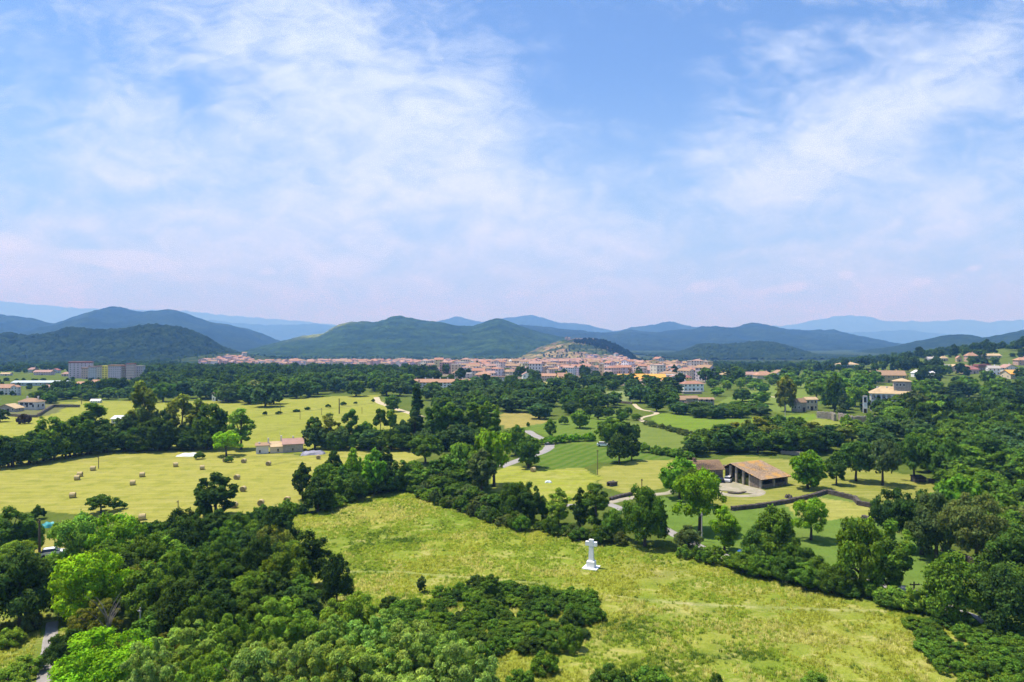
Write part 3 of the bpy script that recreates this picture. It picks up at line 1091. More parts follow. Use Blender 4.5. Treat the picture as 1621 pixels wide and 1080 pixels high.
# --- left edge estate and apartment blocks
r_, w, d, h, s = house('villa', "white villa with three dark loggia openings at the left edge", 'house', 27, 61, 649, 636, 631, 'plaster', 'tile_old', 'hip', .55, -8, 3, 1, 2, 2, door=False, ww=1.5, wh=1.7)
for i in range(3):
    b = MB()
    x = -w * .30 + i * w * .26
    b.box(x - w * .095, x + w * .095, -d / 2 - .08, -d / 2 - .01, h * .60, h * .86, 0)
    b.obj('loggia_opening', M['glass'], r_)
house('shed', "low gabled stone shed left of the white villa", 'shed', -8, 27, 652, 646, 640, 'stone_pale', 'tile_tan', 'gabley', .5, -6, 4, 1, 1, 0)
house('tower_block', "tall mauve apartment tower, the highest block at left", 'apartment block', 107, 141, 599, 575, 572.6, 'mauve', 'roof_red', 'flat', .45, 18, 6, 8, 3, 0, door=False)
house('apartment_block', "low salmon block in front of the mauve tower", 'apartment block', 128, 142, 600, 584, 582, 'salmon', 'tile_orange', 'flat', .6, 10, 4, 5, 2, 0)
house('apartment_block', "grey block between the tower and the yellow block", 'apartment block', 139, 152, 600, 582, 580, 'grey', 'tile_pink', 'flat', .6, 6, 4, 6, 2, 0)
house('apartment_block', "pale block touching the bright yellow block", 'apartment block', 151, 161, 600, 581, 579.5, 'cream', 'tile_pink', 'flat', .7, 0, 3, 6, 2, 0)
house('apartment_block', "narrow bright yellow apartment block", 'apartment block', 161, 170, 600, 580, 579, 'yellow', 'yellow', 'flat', .8, 0, 2, 6, 2, 0, wm='yellow')
house('apartment_block', "mauve block with dark balconies right of the yellow one", 'apartment block', 171, 192, 601, 580, 578, 'mauve', 'tile_orange', 'flat', .5, 0, 6, 6, 2, 0)
house('apartment_block', "dark brown red block beside the balconied one", 'apartment block', 192, 198, 601, 580, 578.5, 'brown', 'roof_red', 'flat', .9, 0, 2, 6, 2, 0)
house('apartment_block', "pinkish block at the right end of the apartment row", 'apartment block', 199, 212, 601, 577, 575.5, 'pink', 'roof_red', 'flat', .6, 5, 4, 6, 2, 0)
house('apartment_block', "grey stepped block at the far right of the row", 'apartment block', 212, 226, 600, 581, 579, 'grey', 'concrete', 'flat', .6, 5, 4, 5, 2, 0)
house('house', "cream house with pink roof far left of the tower", 'house', 43, 56, 590, 585, 582, 'cream', 'tile_pink', 'hip', .6, 0, 4, 2, 2, 1)
house('house', "long pink roofed house left of the tower", 'house', 53, 80, 594, 589, 586, 'pink', 'tile_pink', 'gable', .4, 0, 7, 2, 2, 1)
house('house', "grey house among trees left of the tower", 'house', 80, 91, 591, 586, 583.5, 'grey', 'roof_red', 'gabley', .7, 0, 3, 2, 2, 0)
house('house', "low tan roofed house at the left edge below the hill", 'house', 0, 15, 595, 592, 590, 'cream', 'tile_tan', 'gable', .5, 0, 4, 1, 1, 0)
house('house', "small red roofed house at the foot of the mauve tower", 'house', 97, 109, 596, 592, 589, 'pink', 'tile_pink', 'hip', .6, 0, 3, 1, 1, 0)
house('warehouse', "long pale metal warehouse with a ribbed roof", 'warehouse', 19, 102, 611, 605.5, 603, 'roof_blue', 'roof_blue', 'gable', .2, 2, 12, 1, 2, 0, door=False)
house('house', "white house with orange tiled roof at the left edge", 'house', -4, 18, 625, 614, 608.5, 'plaster', 'tile_orange', 'gable', .6, 0, 4, 3, 2, 1)
house('house', "narrow white gabled house left of the big dark trees", 'house', 17, 27, 626, 613, 610, 'plaster', 'tile_orange', 'gabley', .9, 0, 2, 3, 1, 0)
house('row_house', "row house with terracotta roof and dark front, left one", 'house', 65, 88, 620, 613, 609.5, 'brown', 'tile_pink', 'gable', .5, 0, 6, 2, 1, 2)
house('row_house', "row house with salmon hip roof, right one of the pair", 'house', 86, 113, 621, 614, 610, 'brown', 'tile_pink', 'hip', .5, 0, 6, 2, 1, 1)
house('row_house', "orange roofed terrace on the slope, upper part", 'house', 143, 170, 612, 606, 601.5, 'brown', 'tile_orange', 'gable', .45, -6, 7, 2, 1, 2)
house('row_house', "orange roofed terrace on the slope, lower left part", 'house', 119, 145, 614, 608, 604.5, 'brown', 'tile_orange', 'gable', .5, -6, 7, 2, 1, 1)
house('farmhouse', "long orange roofed building alone in the woods", 'house', 226, 254, 604, 599, 595, 'pink', 'tile_orange', 'hip', .5, 4, 6, 1, 2, 1)
house('house', "cream house half hidden by the poplar tops", 'house', 259, 269, 622, 613, 610, 'cream', 'tile_tan', 'hip', .6, 0, 3, 2, 1, 0)
house('house', "white two storey house with a side wing at the wood edge", 'house', 335, 352, 635, 623, 620, 'white', 'tile_pink', 'hip', .6, -6, 3, 2, 2, 1)
house('house', "pink roofed house behind the white wood edge house", 'house', 319, 336, 622, 614, 611, 'pink', 'tile_pink', 'gable', .6, 6, 4, 1, 2, 0)
house('house', "grey roofed house behind the white wood edge house", 'house', 337, 355, 621, 614.5, 611.5, 'plaster', 'concrete', 'gable', .6, -6, 4, 1, 2, 1)
house('farm_shed', "white flat farm shed glimpsed between the left poplars", 'shed', 176, 205, 672, 663, 659, 'grey', 'tarp_white', 'mono', .4, 4, 5, 1, 1, 0)
house('greenhouse', "white roofed greenhouse at the field's far edge", 'greenhouse', 143, 158, 638, 634.5, 632, 'tarp_white', 'white', 'gable', .4, 0, 4, 1, 1, 0, door=False)

# --- long apartment row, school, factory, villas before the town
house('long_block', "long white apartment row with red roof before the town", 'apartment block', 652, 752, 620, 605, 600.5, 'white', 'tile_orange', 'gable', .12, -4, 18, 4, 1, 6, wm='pink')
house('long_block_end', "salmon gable end building at the left of the long row", 'apartment block', 649, 663, 622, 604, 600.5, 'salmon', 'tile_orange', 'gable', .7, -10, 2, 4, 2, 1)
house('house', "salmon house with broad hip roof right of the long row", 'house', 752, 777, 603, 593, 589, 'salmon', 'tile_orange', 'hip', .6, 4, 5, 2, 2, 1)
house('house', "flat white building below the salmon hip roofed house", 'house', 770, 800, 607, 598, 596, 'plaster', 'tile_pink', 'flat', .4, 0, 7, 2, 2, 0)
house('house', "cream house with orange roof above the long row", 'house', 716, 736, 598, 590, 586.5, 'cream', 'tile_orange', 'hip', .6, 0, 5, 2, 2, 0)
house('school', "peach long building with terracotta roof", 'school', 845, 886, 603, 595, 591.5, 'cream', 'tile_orange', 'hip', .3, 3, 10, 2, 2, 0)
house('school_wing', "ochre wing at the right of the peach building", 'school', 882, 905, 604, 595.5, 590.5, 'yellow', 'tile_orange', 'gable', .6, 10, 5, 2, 2, 1)
house('house', "white house below the ochre wing", 'house', 876, 893, 611, 604, 601, 'white', 'tile_orange', 'gabley', .6, 8, 3, 2, 2, 0)
house('house', "low pink roofed house right of the ochre wing", 'house', 904, 935, 603, 599.5, 597.5, 'grey', 'tile_pink', 'gable', .3, 0, 7, 1, 1, 0)
r_, w, d, h, s = house('factory', "long factory with bright ochre yellow roof", 'factory', 980, 1055, 606, 600.5, 592.5, 'plaster', 'tile_ochre', 'gable', .33, 1, 16, 1, 2, 0, door=False)
b = MB()
b.slab([(-w / 2 - 1, -d / 2 - 4.5, h * .55), (w / 2 + 1, -d / 2 - 4.5, h * .55), (w / 2 + 1, -d / 2 - .05, h * .86), (-w / 2 - 1, -d / 2 - .05, h * .86)], .25)
b.obj('lower_roof', M['tile_pink'], r_)
b = MB()
b.box(-w * .26, -w * .22, -1, 1, h, h + 9.5)
b.obj('chimney', M['brown'], r_)
house('pavilion', "low flat roofed white pavilion by the playing field", 'pavilion', 992, 1033, 628, 621.5, 619.5, 'white', 'white', 'flat', .3, -3, 7, 1, 2, 0, ww=2.6, wh=1.6)
house('country_house', "white country house with red hip roof and two window rows", 'house', 1079, 1115, 620, 607.5, 603.5, 'white', 'tile', 'hip', .5, 10, 5, 2, 3, 2)
house('terrace_wall_house', "stone basement terrace below the white country house", 'terrace', 1080, 1112, 624, 620.5, 620, 'stone_pale', 'concrete', 'flat', .25, 10, 5, 0, 1, 0)
house('house', "white and yellow house behind the country house", 'house', 1060, 1078, 607, 597, 594, 'white', 'tile_pink', 'gabley', .7, 5, 3, 2, 2, 0)
house('house', "yellow walled house with red roof, right of the factory", 'house', 1076, 1095, 606, 597.5, 594, 'yellow', 'roof_red', 'hip', .6, 5, 4, 2, 2, 0)
house('school', "beige building with wide tan hipped roofs", 'school', 1124, 1158, 598, 593, 588, 'cream', 'tile_tan', 'hip', .6, 14, 6, 1, 2, 0)
house('farmstead', "left stone wing of the old farmstead with a tan roof", 'farmhouse', 1066, 1086, 645, 633, 630, 'stone_pale', 'tile_old', 'gable', .7, 12, 2, 2, 1, 0)
house('farmstead', "tall middle house of the old stone farmstead", 'farmhouse', 1076, 1106, 641, 630.5, 627, 'stone_pale', 'tile_old', 'gable', .5, 8, 2, 2, 2, 0)
house('farmstead', "low gabled shed in front of the old stone farmstead", 'farmhouse', 1078, 1097, 645, 639, 636, 'cream', 'tile_old', 'gabley', .5, 8, 1, 1, 1, 0)
house('farmstead', "right wing of the stone farmstead with dark loggia", 'farmhouse', 1107, 1131, 643, 632.5, 630, 'stone', 'tile_old', 'mono', .4, -4, 3, 2, 1, 0, ww=1.8, wh=1.7)

# --- arched-door house, arcaded villa and the ridge
house('house', "cream house with arched doors and tan roof by the retaining wall", 'house', 1274, 1295, 650, 632.5, 629, 'cream', 'tile_tan', 'gable', .6, 8, 3, 2, 2, 0)
house('house_wing', "plain plastered wing left of the arched door house", 'house', 1256, 1278, 652, 637, 631, 'stone_pale', 'tile_old', 'gable', .6, 20, 2, 1, 2, 0)
# arcaded villa: two storeys of open arches, wide hipped roof, square lookout tower
p = G(1408, 652, H)
s = p.y / FPX
w, d, h = 66 * s, 30 * s, 29 * s
root = tag(empty('arcaded_villa', (p.x + 5, p.y + d / 2, p.z), R(-24)), "grand villa with white arcades, tan hip roof and square lookout tower", 'villa')
BUILT.append((p.x, p.y + d / 2, w * .55 + 3))
b = MB()
b.box(-w / 2, w / 2, -d / 2 + 2.2, d / 2, -2, h)
b.obj('wall', M['plaster'], root)
b = MB()
roof_parts(b, w, d, h + .05, 3.4, 'hip', .8)
b.obj('roof', M['tile_tan'], root)


def arch_bay(bw, bh, m='white'):
    """One arcade bay: two half piers and a round arch above an open hole."""
    b = MB()
    pw = bw * .14
    rr_ = (bw - 2 * pw) / 2
    spring = bh * .55
    b.box(-bw / 2, -bw / 2 + pw, -.25, .25, 0, spring)
    b.box(bw / 2 - pw, bw / 2, -.25, .25, 0, spring)
    n = 8
    for i in range(n):
        a0, a1 = math.pi * i / n, math.pi * (i + 1) / n
        x0, z0 = -rr_ * math.cos(a0), spring + rr_ * math.sin(a0)
        x1, z1 = -rr_ * math.cos(a1), spring + rr_ * math.sin(a1)
        X0 = -bw / 2 if i == 0 else x0
        X1 = bw / 2 if i == n - 1 else x1
        b.add([(X0, -.25, z0), (X1, -.25, z1), (X1, -.25, bh), (X0, -.25, bh), (X0, .25, z0), (X1, .25, z1), (X1, .25, bh), (X0, .25, bh)],
              [(0, 1, 2, 3), (4, 7, 6, 5), (0, 4, 5, 1), (3, 2, 6, 7)])
    return b.mesh('arch', [M[m]])


nb = 9
am = arch_bay(w / nb, h * .34)
for k in range(nb):
    x = -w / 2 + w * (k + .5) / nb
    link('arch', am, root, (x, -d / 2 + .3, h * .64))
am2 = arch_bay(w / nb, h * .36)
for k in range(nb):
    x = -w / 2 + w * (k + .5) / nb
    link('arch', am2, root, (x, -d / 2 + .3, h * .26))
b = MB()
b.box(-w / 2, w / 2, -d / 2 + .02, -d / 2 + 2.3, h * .62, h * .64)
b.box(-w / 2, w / 2, -d / 2 + .02, -d / 2 + 2.3, -2, h * .26)
b.obj('balcony_floor', M['plaster'], root)
tw, th_ = 24 * s, 16 * s
b = MB()
b.box(-tw / 2 + 4, tw / 2 + 4, -tw * .4, tw * .4, h, h + th_ + 1)
tow = b.obj('tower', M['stone_pale'], root)
b = MB()
b.add([(x + 4, y, h + th_ + 1.05) for x, y in ((-tw / 2 - .6, -tw * .4 - .6), (tw / 2 + .6, -tw * .4 - .6), (tw / 2 + .6, tw * .4 + .6), (-tw / 2 - .6, tw * .4 + .6))] + [(4, 0, h + th_ + 2.6)],
      [(0, 1, 4), (1, 2, 4), (2, 3, 4), (3, 0, 4), (3, 2, 1, 0)])
b.obj('tower_roof', M['tile_tan'], tow)
for k in range(3):
    link('window', window_mesh(1.0, 1.4), tow, (4 - tw * .32 + k * tw * .2, -tw * .4 - .004, h + th_ * .72))
for k in range(2):
    b = MB()
    b.box(-.4, .4, -.4, .4, 0, 1.8)
    b.obj('chimney', M['plaster'], root, (-w * .35 + k * w * .2, -1, h + 1.6))
house('villa_wing', "low white arcaded wing at the villa's left corner", 'villa', 1367, 1375, 654, 629, 627, 'white', 'concrete', 'flat', 1, -24, 1, 2, 1, 0, ww=1.6, wh=3)
r_, w, d, h, s = house('farmhouse', "large tan roofed farmhouse with solar panels behind the villa", 'farmhouse', 1384, 1436, 606, 594, 587, 'ochre', 'tile_old', 'gable', .45, -14, 7, 2, 3, 3)
b = MB()
b.slab([(-w * .48, -d * .42, h + 1.0), (-w * .28, -d * .42, h + 1.0), (-w * .28, -d * .12, h + 3.2), (-w * .48, -d * .12, h + 3.2)], .08)
b.obj('solar_panel', M['solar'], r_)
house('house', "yellow gabled wing of the solar panelled farmhouse", 'house', 1420, 1440, 604, 595, 591, 'yellow', 'tile_tan', 'gabley', .6, 12, 3, 2, 2, 0)
house('marquee', "white canvas marquee on the ridge, left one", 'tent', 1447, 1462, 597, 590, 586, 'canvas', 'canvas', 'gabley', .6, 0, 1, 0)
house('marquee', "white canvas marquee with sloping side, right one", 'tent', 1470, 1486, 602, 594, 588, 'canvas', 'canvas', 'mono', .6, 20, 1, 0)
RH = [("white house with a gable and tan roof at the ridge's left end", 1224, 1250, 602, 592, 586, 'white', 'tile_old', 'gabley', 8, 3, 2),
      ("orange roofed bungalow left of the white gabled house", 1198, 1225, 600, 594, 588, 'cream', 'tile_orange', 'hip', 0, 4, 1),
      ("long pale terrace roof left of the ridge bungalow", 1178, 1200, 598, 593, 589, 'plaster', 'tile_pink', 'gable', 0, 5, 1),
      ("pinkish roofed house in the row right of the school", 1155, 1180, 598, 592, 587, 'pink', 'tile_pink', 'hip', 4, 5, 1),
      ("tan villa among trees on the upper ridge", 1330, 1360, 582, 577, 573.5, 'plaster', 'tile_tan', 'hip', 0, 5, 1),
      ("grey roofed house at the left of the ridge village", 1484, 1508, 589, 581, 577.5, 'plaster', 'concrete', 'gable', 4, 4, 1),
      ("tan roofed house second in the ridge village", 1504, 1530, 588, 581.5, 577, 'cream', 'tile_tan', 'gabley', -6, 4, 1),
      ("orange tan house in the middle of the ridge village", 1520, 1541, 590, 582, 578, 'ochre', 'tile_orange', 'hip', 4, 4, 2),
      ("house with dark red metal roof in the ridge village", 1528, 1551, 592, 585, 580, 'pink', 'roof_red', 'mono', 8, 4, 1),
      ("dark red flat roofed house beside the metal roofed one", 1549, 1569, 588, 580, 577, 'brown', 'roof_red', 'flat', 0, 4, 1),
      ("white house right of the dark red houses", 1566, 1584, 594, 583, 579, 'white', 'concrete', 'gable', -8, 3, 2),
      ("grey gabled house near the right frame edge", 1588, 1612, 590, 582, 577, 'plaster', 'tile_pink', 'gabley', 10, 3, 2),
      ("house with bright ochre roof at the right frame edge", 1600, 1640, 600, 592, 586, 'cream', 'tile_ochre', 'gable', 0, 4, 1),
      ("salmon house high on the ridge slope", 1532, 1548, 572, 563, 558.5, 'salmon', 'tile_orange', 'hip', 0, 3, 2),
      ("pale house left on the upper ridge slope", 1470, 1486, 573, 568, 565, 'plaster', 'concrete', 'gable', 0, 3, 1),
      ("cream house second on the upper ridge slope", 1490, 1501, 572, 567, 564, 'cream', 'tile_tan', 'hip', 0, 3, 1),
      ("tan house third on the upper ridge slope", 1515, 1523, 573, 567, 563.5, 'ochre', 'tile_orange', 'gabley', 0, 3, 1),
      ("long tan roof on the upper ridge slope near the fir", 1563, 1585, 568, 563, 560, 'cream', 'tile_tan', 'gable', 0, 4, 1),
      ("salmon house at the right edge of the ridge village", 1612, 1632, 578, 570, 566, 'salmon', 'tile_orange', 'hip', 0, 3, 2)]
for lb, a, b2, ba, ea, tp, wm_, rm_, kd, rt, cn, rn in RH:
    house('ridge_house', lb, 'house', a, b2, ba, ea, tp, wm_, rm_, kd, .6, rt, cn, rn, 2, 1)


# --- stone farmhouse and open barn in the foreground
def tile_roof(par, O, U_, V_, nu, nv, material, name='roof'):
    """Barrel tile surface: O corner, U_ along the eave, V_ up the slope; courses overlap."""
    O, U_, V_ = Vector(O), Vector(U_), Vector(V_)
    N = U_.cross(V_).normalized()
    if N.z < 0:
        N = -N
    vs, fs = [], []
    r = random.Random(3)
    cols2 = nu * 2 + 1
    jit = [[r.uniform(-.03, .03) for _ in range(cols2)] for _ in range(nv + 1)]
    for j in range(nv):
        for e in (0, 1):
            v = (j + e) / nv
            for i in range(cols2):
                u = i / (cols2 - 1)
                hgt = (.085 if i % 2 else 0) + (.10 if e == 0 else .02) + jit[j][i]
                sag = -.12 * math.sin(math.pi * u) * math.sin(math.pi * v)
                vs.append(O + U_ * u + V_ * v + N * (hgt + sag))
    for j in range(nv):
        for e in (0, 1):
            row = (j * 2 + e) * cols2
            nxt = row + cols2
            if nxt + cols2 > len(vs):
                break
            for i in range(cols2 - 1):
                fs.append((row + i, row + i + 1, nxt + i + 1, nxt + i))
    me = bpy.data.meshes.new(name)
    me.from_pydata([tuple(v) for v in vs], [], fs)
    me.materials.append(M[material])
    o = link(name, me, par)
    return o


p1 = G(1204, 774)
bl_, bw_ = 10.0, 12.4
ang = math.atan2(.46, .89)
root = tag(empty('barn', (p1.x, p1.y, p1.z), ang), "open stone barn with lichen covered tile roof and hay inside", 'barn')
BUILT.append((p1.x - 1, p1.y + 7, 10))
E0, AP, E1 = 2.5, 5.0, 3.4
ya = bw_ * .80
b = MB()
b.box(bl_ - .4, bl_, .4, ya, -.5, 2.4)          # far end wall
b.box(0, .42, .5, 3.5, -.5, 2.7)                # closed part of the gable side
b.box(.45, bl_ - .45, bw_ - .4, bw_, -.5, E1)   # back wall
b.box(0, .4, bw_ - 1.0, bw_, -.5, E1)
b.box(.6, bl_ - .6, .05, .40, -.5, .95)         # low wall on the eave side
b.add([(bl_ - .4, .4, 2.4), (bl_ - .4, ya, 2.4), (bl_ - .4, ya, AP - .25), (bl_, .4, 2.4), (bl_, ya, 2.4), (bl_, ya, AP - .25)], [(0, 2, 1), (3, 4, 5), (0, 3, 5, 2), (1, 2, 5, 4)])
b.obj('wall', M['stone'], root)
for (x, y, hh) in [(.3, .25, 2.35), (4.9, .22, 2.35), (bl_ - .3, .25, 2.35), (.25, 3.75, 3.2), (.25, 6.0, 3.9), (.25, 8.5, 4.6), (.25, 10.6, 4.2), (5, 6.2, 3.9)]:
    b = MB()
    b.box(-.26, .26, -.26, .26, -.5, hh)
    b.box(-.33, .33, -.33, .33, hh, hh + .12)
    b.obj('pillar', M['stone_pale'], root, (x, y, 0))
b = MB()
for x in (.25, 3.4, 6.6, bl_ - .25):
    b.tube([(x, .2, E0 - .12), (x, ya, AP - .3)], [.12, .12], 6)
    b.tube([(x, ya, AP - .3), (x, bw_, E1 - .1)], [.12, .12], 6)
b.tube([(-.3, ya, AP - .18), (bl_ + .3, ya, AP - .18)], [.14, .14], 6)
b.obj('roof_beam', M['dark_wood'], root)
rr = random.Random(8)
for i in range(4):
    for j in range(2):
        for k in range(2):
            if k and rr.random() < .25:
                continue
            b = MB()
            b.box(-.7, .7, -.95, .95, 0, .92)
            b.obj('hay_stack', M['hay_green'], root, (1.4 + j * 1.6, 4.5 + i * 1.95 - (.0 if k else .05), k * .94), rr.uniform(-.05, .05))
b = MB()
b.slab([(-.55, -.7, E0 - .10), (bl_ + .55, -.7, E0 - .10), (bl_ + .55, ya, AP), (-.55, ya, AP)], .13)
b.slab([(bl_ + .55, bw_ + .5, E1 - .12), (-.55, bw_ + .5, E1 - .12), (-.55, ya + .01, AP), (bl_ + .55, ya + .01, AP)], .13)
b.obj('roof_boards', M['dark_wood'], root)
tile_roof(root, (-.7, -.85, E0 - .10), (bl_ + 1.4, 0, 0), (0, ya + .85, AP - E0 + .10), 42, 34, 'lichen', 'roof')
tile_roof(root, (bl_ + .7, bw_ + .65, E1 - .14), (-bl_ - 1.4, 0, 0), (0, ya - bw_ - .62, AP - E1 + .14), 42, 9, 'lichen', 'roof')

pL, pR = G(1083, 765), G(1144.5, 763)
w = (pR - pL).length
d, h = 7.6, 3.6
mid_ = (pL + pR) / 2
ang = math.atan2(pR.y - pL.y, pR.x - pL.x)
root = tag(empty('farmhouse', (mid_.x - math.sin(ang) * d / 2, mid_.y + math.cos(ang) * d / 2, mid_.z), ang), "stone farmhouse with weathered tile roof beside the barn", 'farmhouse')
BUILT.append((mid_.x, mid_.y + d / 2, 8.5))
b = MB()
walls(b, w, d, h, 1.7, 'gable')
b.obj('wall', M['stone'], root)
b = MB()
roof_parts(b, w, d, h, 1.7, 'gable', .45, th=.12)
b.obj('roof_boards', M['dark_wood'], root)
D2, W2 = d / 2 + .55, w / 2 + .55
tile_roof(root, (-W2, -D2, h - .22), (2 * W2, 0, 0), (0, D2, 1.95), 44, 16, 'tile_old', 'roof')
tile_roof(root, (W2, D2, h - .22), (-2 * W2, 0, 0), (0, -D2, 1.95), 44, 16, 'tile_old', 'roof')
for x in (w * .14, w * .27):
    link('window', window_mesh(.75, 1.1, 'stone_pale'), root, (x, -d / 2 - .004, 2.0))
b = MB()
b.box(-1.1, 1.1, -.08, .02, -.3, 1.75)
b.obj('door', M['brown'], root, (w * .25, -d / 2 - .004, 0))
b = MB()
b.box(-1.5, 1.5, -.9, .1, 0, .1)
b.obj('canopy', M['stone_pale'], root, (w * .22, -d / 2, 1.85))
for x in (-w * .5 + .4, -w * .12):
    b = MB()
    b.box(-.3, .3, -.3, .3, 0, 1.25)
    b.box(-.38, .38, -.38, .38, 1.25, 1.35)
    b.obj('chimney', M['brown'], root, (x, -d * .05, h + 1.1))
link('window', window_mesh(.7, .9, 'stone_pale'), root, (w / 2 + .004, 0, 1.9), math.pi / 2)

# --- old farmhouse on the hay field: three volumes
def volume(par, x0, x1, y0, y1, h0, h1, wm_, rm_, dirn='x'):
    """A box with a single-slope or gable roof in the parent's frame."""
    b = MB()
    b.box(x0, x1, y0, y1, -.8, h0)
    cx, cy = (x0 + x1) / 2, (y0 + y1) / 2
    if dirn == 'mono':
        b.add([(x0, y1, h0), (x1, y1, h0), (x1, y1, h1 - .12), (x0, y1, h1 - .12), (x0, y0, h0), (x1, y0, h0)], [(0, 3, 4), (1, 5, 2), (0, 1, 2, 3)])
    else:
        for x in (x0, x1 - .3):
            b.add([(x, y0, h0), (x, y1, h0), (x, cy, h1 - .1), (x + .3, y0, h0), (x + .3, y1, h0), (x + .3, cy, h1 - .1)], [(0, 1, 2), (3, 5, 4), (0, 2, 5, 3), (1, 4, 5, 2)])
    b.obj('wall', M[wm_], par)
    b = MB()
    o = .35
    if dirn == 'mono':
        b.slab([(x0 - o, y0 - o, h0 + .1), (x1 + o, y0 - o, h0 + .1), (x1 + o, y1 + .1, h1 + .12), (x0 - o, y1 + .1, h1 + .12)], .16)
    else:
        b.slab([(x0 - o, y0 - o, h0 - .05), (x1 + o, y0 - o, h0 - .05), (x1 + o, cy, h1 + .05), (x0 - o, cy, h1 + .05)], .16)
        b.slab([(x1 + o, y1 + o, h0 - .05), (x0 - o, y1 + o, h0 - .05), (x0 - o, cy, h1 + .06), (x1 + o, cy, h1 + .06)], .16)
    b.obj('roof', M[rm_], par)


pc = G(448, 717)
# local x runs along the long dark wall (away to the right), local y into the picture
root = tag(empty('old_farmhouse', tuple(pc), R(20)), "old farmhouse of three pale volumes at the hay field's far edge", 'farmhouse')
BUILT.append((pc.x, pc.y + 4, 9))
volume(root, 0, 6.6, 0, 6.6, 2.9, 4.4, 'stone_pale', 'tile_pink')
volume(root, -4.2, -.02, 0.1, 4.6, 2.1, 3.3, 'cream', 'tile_tan', 'mono')
volume(root, -8.6, -4.6, 0.4, 4.2, 2.7, 3.2, 'plaster', 'tile_old', 'mono')
for (x, y, z, hh) in [(-4.7, 3.0, 2.9, 1.9), (-.5, 4.9, 3.4, 1.8), (3.4, 3.6, 4.2, .8), (-7.6, 3.0, 2.9, .6)]:
    b = MB()
    b.box(-.22, .22, -.22, .22, 0, hh)
    b.box(-.3, .3, -.3, .3, hh, hh + .1)
    b.obj('chimney', M['plaster'], root, (x, y, z))
for (x, y, z, rz) in [(-1.6, .1, .6, 0), (-7.4, .4, .4, 0), (3.2, 0, .6, 0), (0, 2.4, 3.1, -math.pi / 2), (-8.6, 2, 1.0, -math.pi / 2)]:
    link('window', window_mesh(.6, .9, 'stone_pale'), root, (x - (.004 if rz else 0), y - (0 if rz else .004), z), rz)

# --- white stone cross on its plinth
p = G(936, 899)
root = tag(empty('stone_cross', tuple(p), R(-24)), "white stone cross on a stepped plinth in the meadow", 'cross')
b = MB()
b.box(-1.25, 1.25, -1.25, 1.25, -.15, .16)
b.obj('base_slab', M['cross'], root)
b = MB()
b.box(-.68, .68, -.62, .62, .162, 1.16)
b.add([(-.68, -.62, 1.16), (.68, -.62, 1.16), (.68, .62, 1.16), (-.68, .62, 1.16), (-.52, -.46, 1.26), (.52, -.46, 1.26), (.52, .46, 1.26), (-.52, .46, 1.26)],
      [(0, 1, 5, 4), (1, 2, 6, 5), (2, 3, 7, 6), (3, 0, 4, 7), (4, 5, 6, 7)])
b.obj('plinth', M['cross'], root)
b = MB()
b.add([(-.42, -.32, 1.262), (.42, -.32, 1.262), (.42, .32, 1.262), (-.42, .32, 1.262), (-.33, -.26, 3.75), (.33, -.26, 3.75), (.33, .26, 3.75), (-.33, .26, 3.75)],
      [(0, 3, 2, 1), (0, 1, 5, 4), (1, 2, 6, 5), (2, 3, 7, 6), (3, 0, 4, 7), (4, 5, 6, 7)])
b.obj('shaft', M['cross'], root)
b = MB()
b.box(-.36, .36, -.29, .29, 3.752, 4.78)
b.box(-.98, -.362, -.27, .27, 3.72, 4.42)
b.box(.362, .98, -.27, .27, 3.72, 4.42)
b.obj('cross_arm', M['cross'], root)


# ------------------------------------------------------------------ dry stone walls
def stone_wall(label, pts, hgt, th, mt='lava', size=.42, name='stone_wall', fn=H):
    P_ = [G(*p, fn) for p in pts]
    root = tag(empty(name, tuple(P_[0])), label, 'wall')
    o0 = P_[0]
    b = MB()
    core = MB()
    r = random.Random(int(pts[0][0]))
    for a, c in zip(P_, P_[1:]):
        L = (c - a).length
        dr = (c - a).normalized()
        nr_ = Vector((-dr.y, dr.x, 0))
        n = max(1, int(L / size))
        for side in (-1, 1):
            rows_ = max(2, int(hgt / (size * .62)))
            for j in range(rows_):
                for i in range(n):
                    q = a + dr * (L * (i + .5 + .3 * (j % 2)) / n)
                    q.z = hz_(q.x, q.y, fn)
                    s_ = size * r.uniform(.38, .56)
                    zc_ = (j + .5) * hgt / rows_ * (1 + r.uniform(-.08, .08))
                    ctr = q + nr_ * side * (th / 2 - s_ * .4 + r.uniform(-.04, .04)) - o0
                    ctr.z += zc_
                    hz2 = hgt / rows_ * .47
                    vs = []
                    for sx, sy2, sz in [(-1, -1, -1), (1, -1, -1), (1, 1, -1), (-1, 1, -1), (-1, -1, 1), (1, -1, 1), (1, 1, 1), (-1, 1, 1)]:
                        k = r.uniform(.75, 1.05)
                        vs.append(ctr + dr * (sx * s_ * k) + nr_ * (sy2 * s_ * .8 * k) + Vector((0, 0, sz * hz2 * r.uniform(.8, 1.05))))
                    b.add(vs, [(0, 3, 2, 1), (4, 5, 6, 7), (0, 1, 5, 4), (1, 2, 6, 5), (2, 3, 7, 6), (3, 0, 4, 7)])
        m_ = 8
        for i in range(m_):
            q0, q1 = a.lerp(c, i / m_), a.lerp(c, (i + 1) / m_)
            vs = []
            for q in (q0, q1):
                zz = hz_(q.x, q.y, fn)
                for sd2 in (-1, 1):
                    for z in (-.4, hgt * .93):
                        v = q + nr_ * sd2 * th * .28 - o0
                        v.z = zz - o0.z + z
                        vs.append(v)
            core.add(vs, [(0, 4, 5, 1), (2, 3, 7, 6), (1, 5, 7, 3)])
    tag(b.obj('stone', M[mt], root), kind='stuff')
    core.obj('wall_core', M[mt], root)
    return root


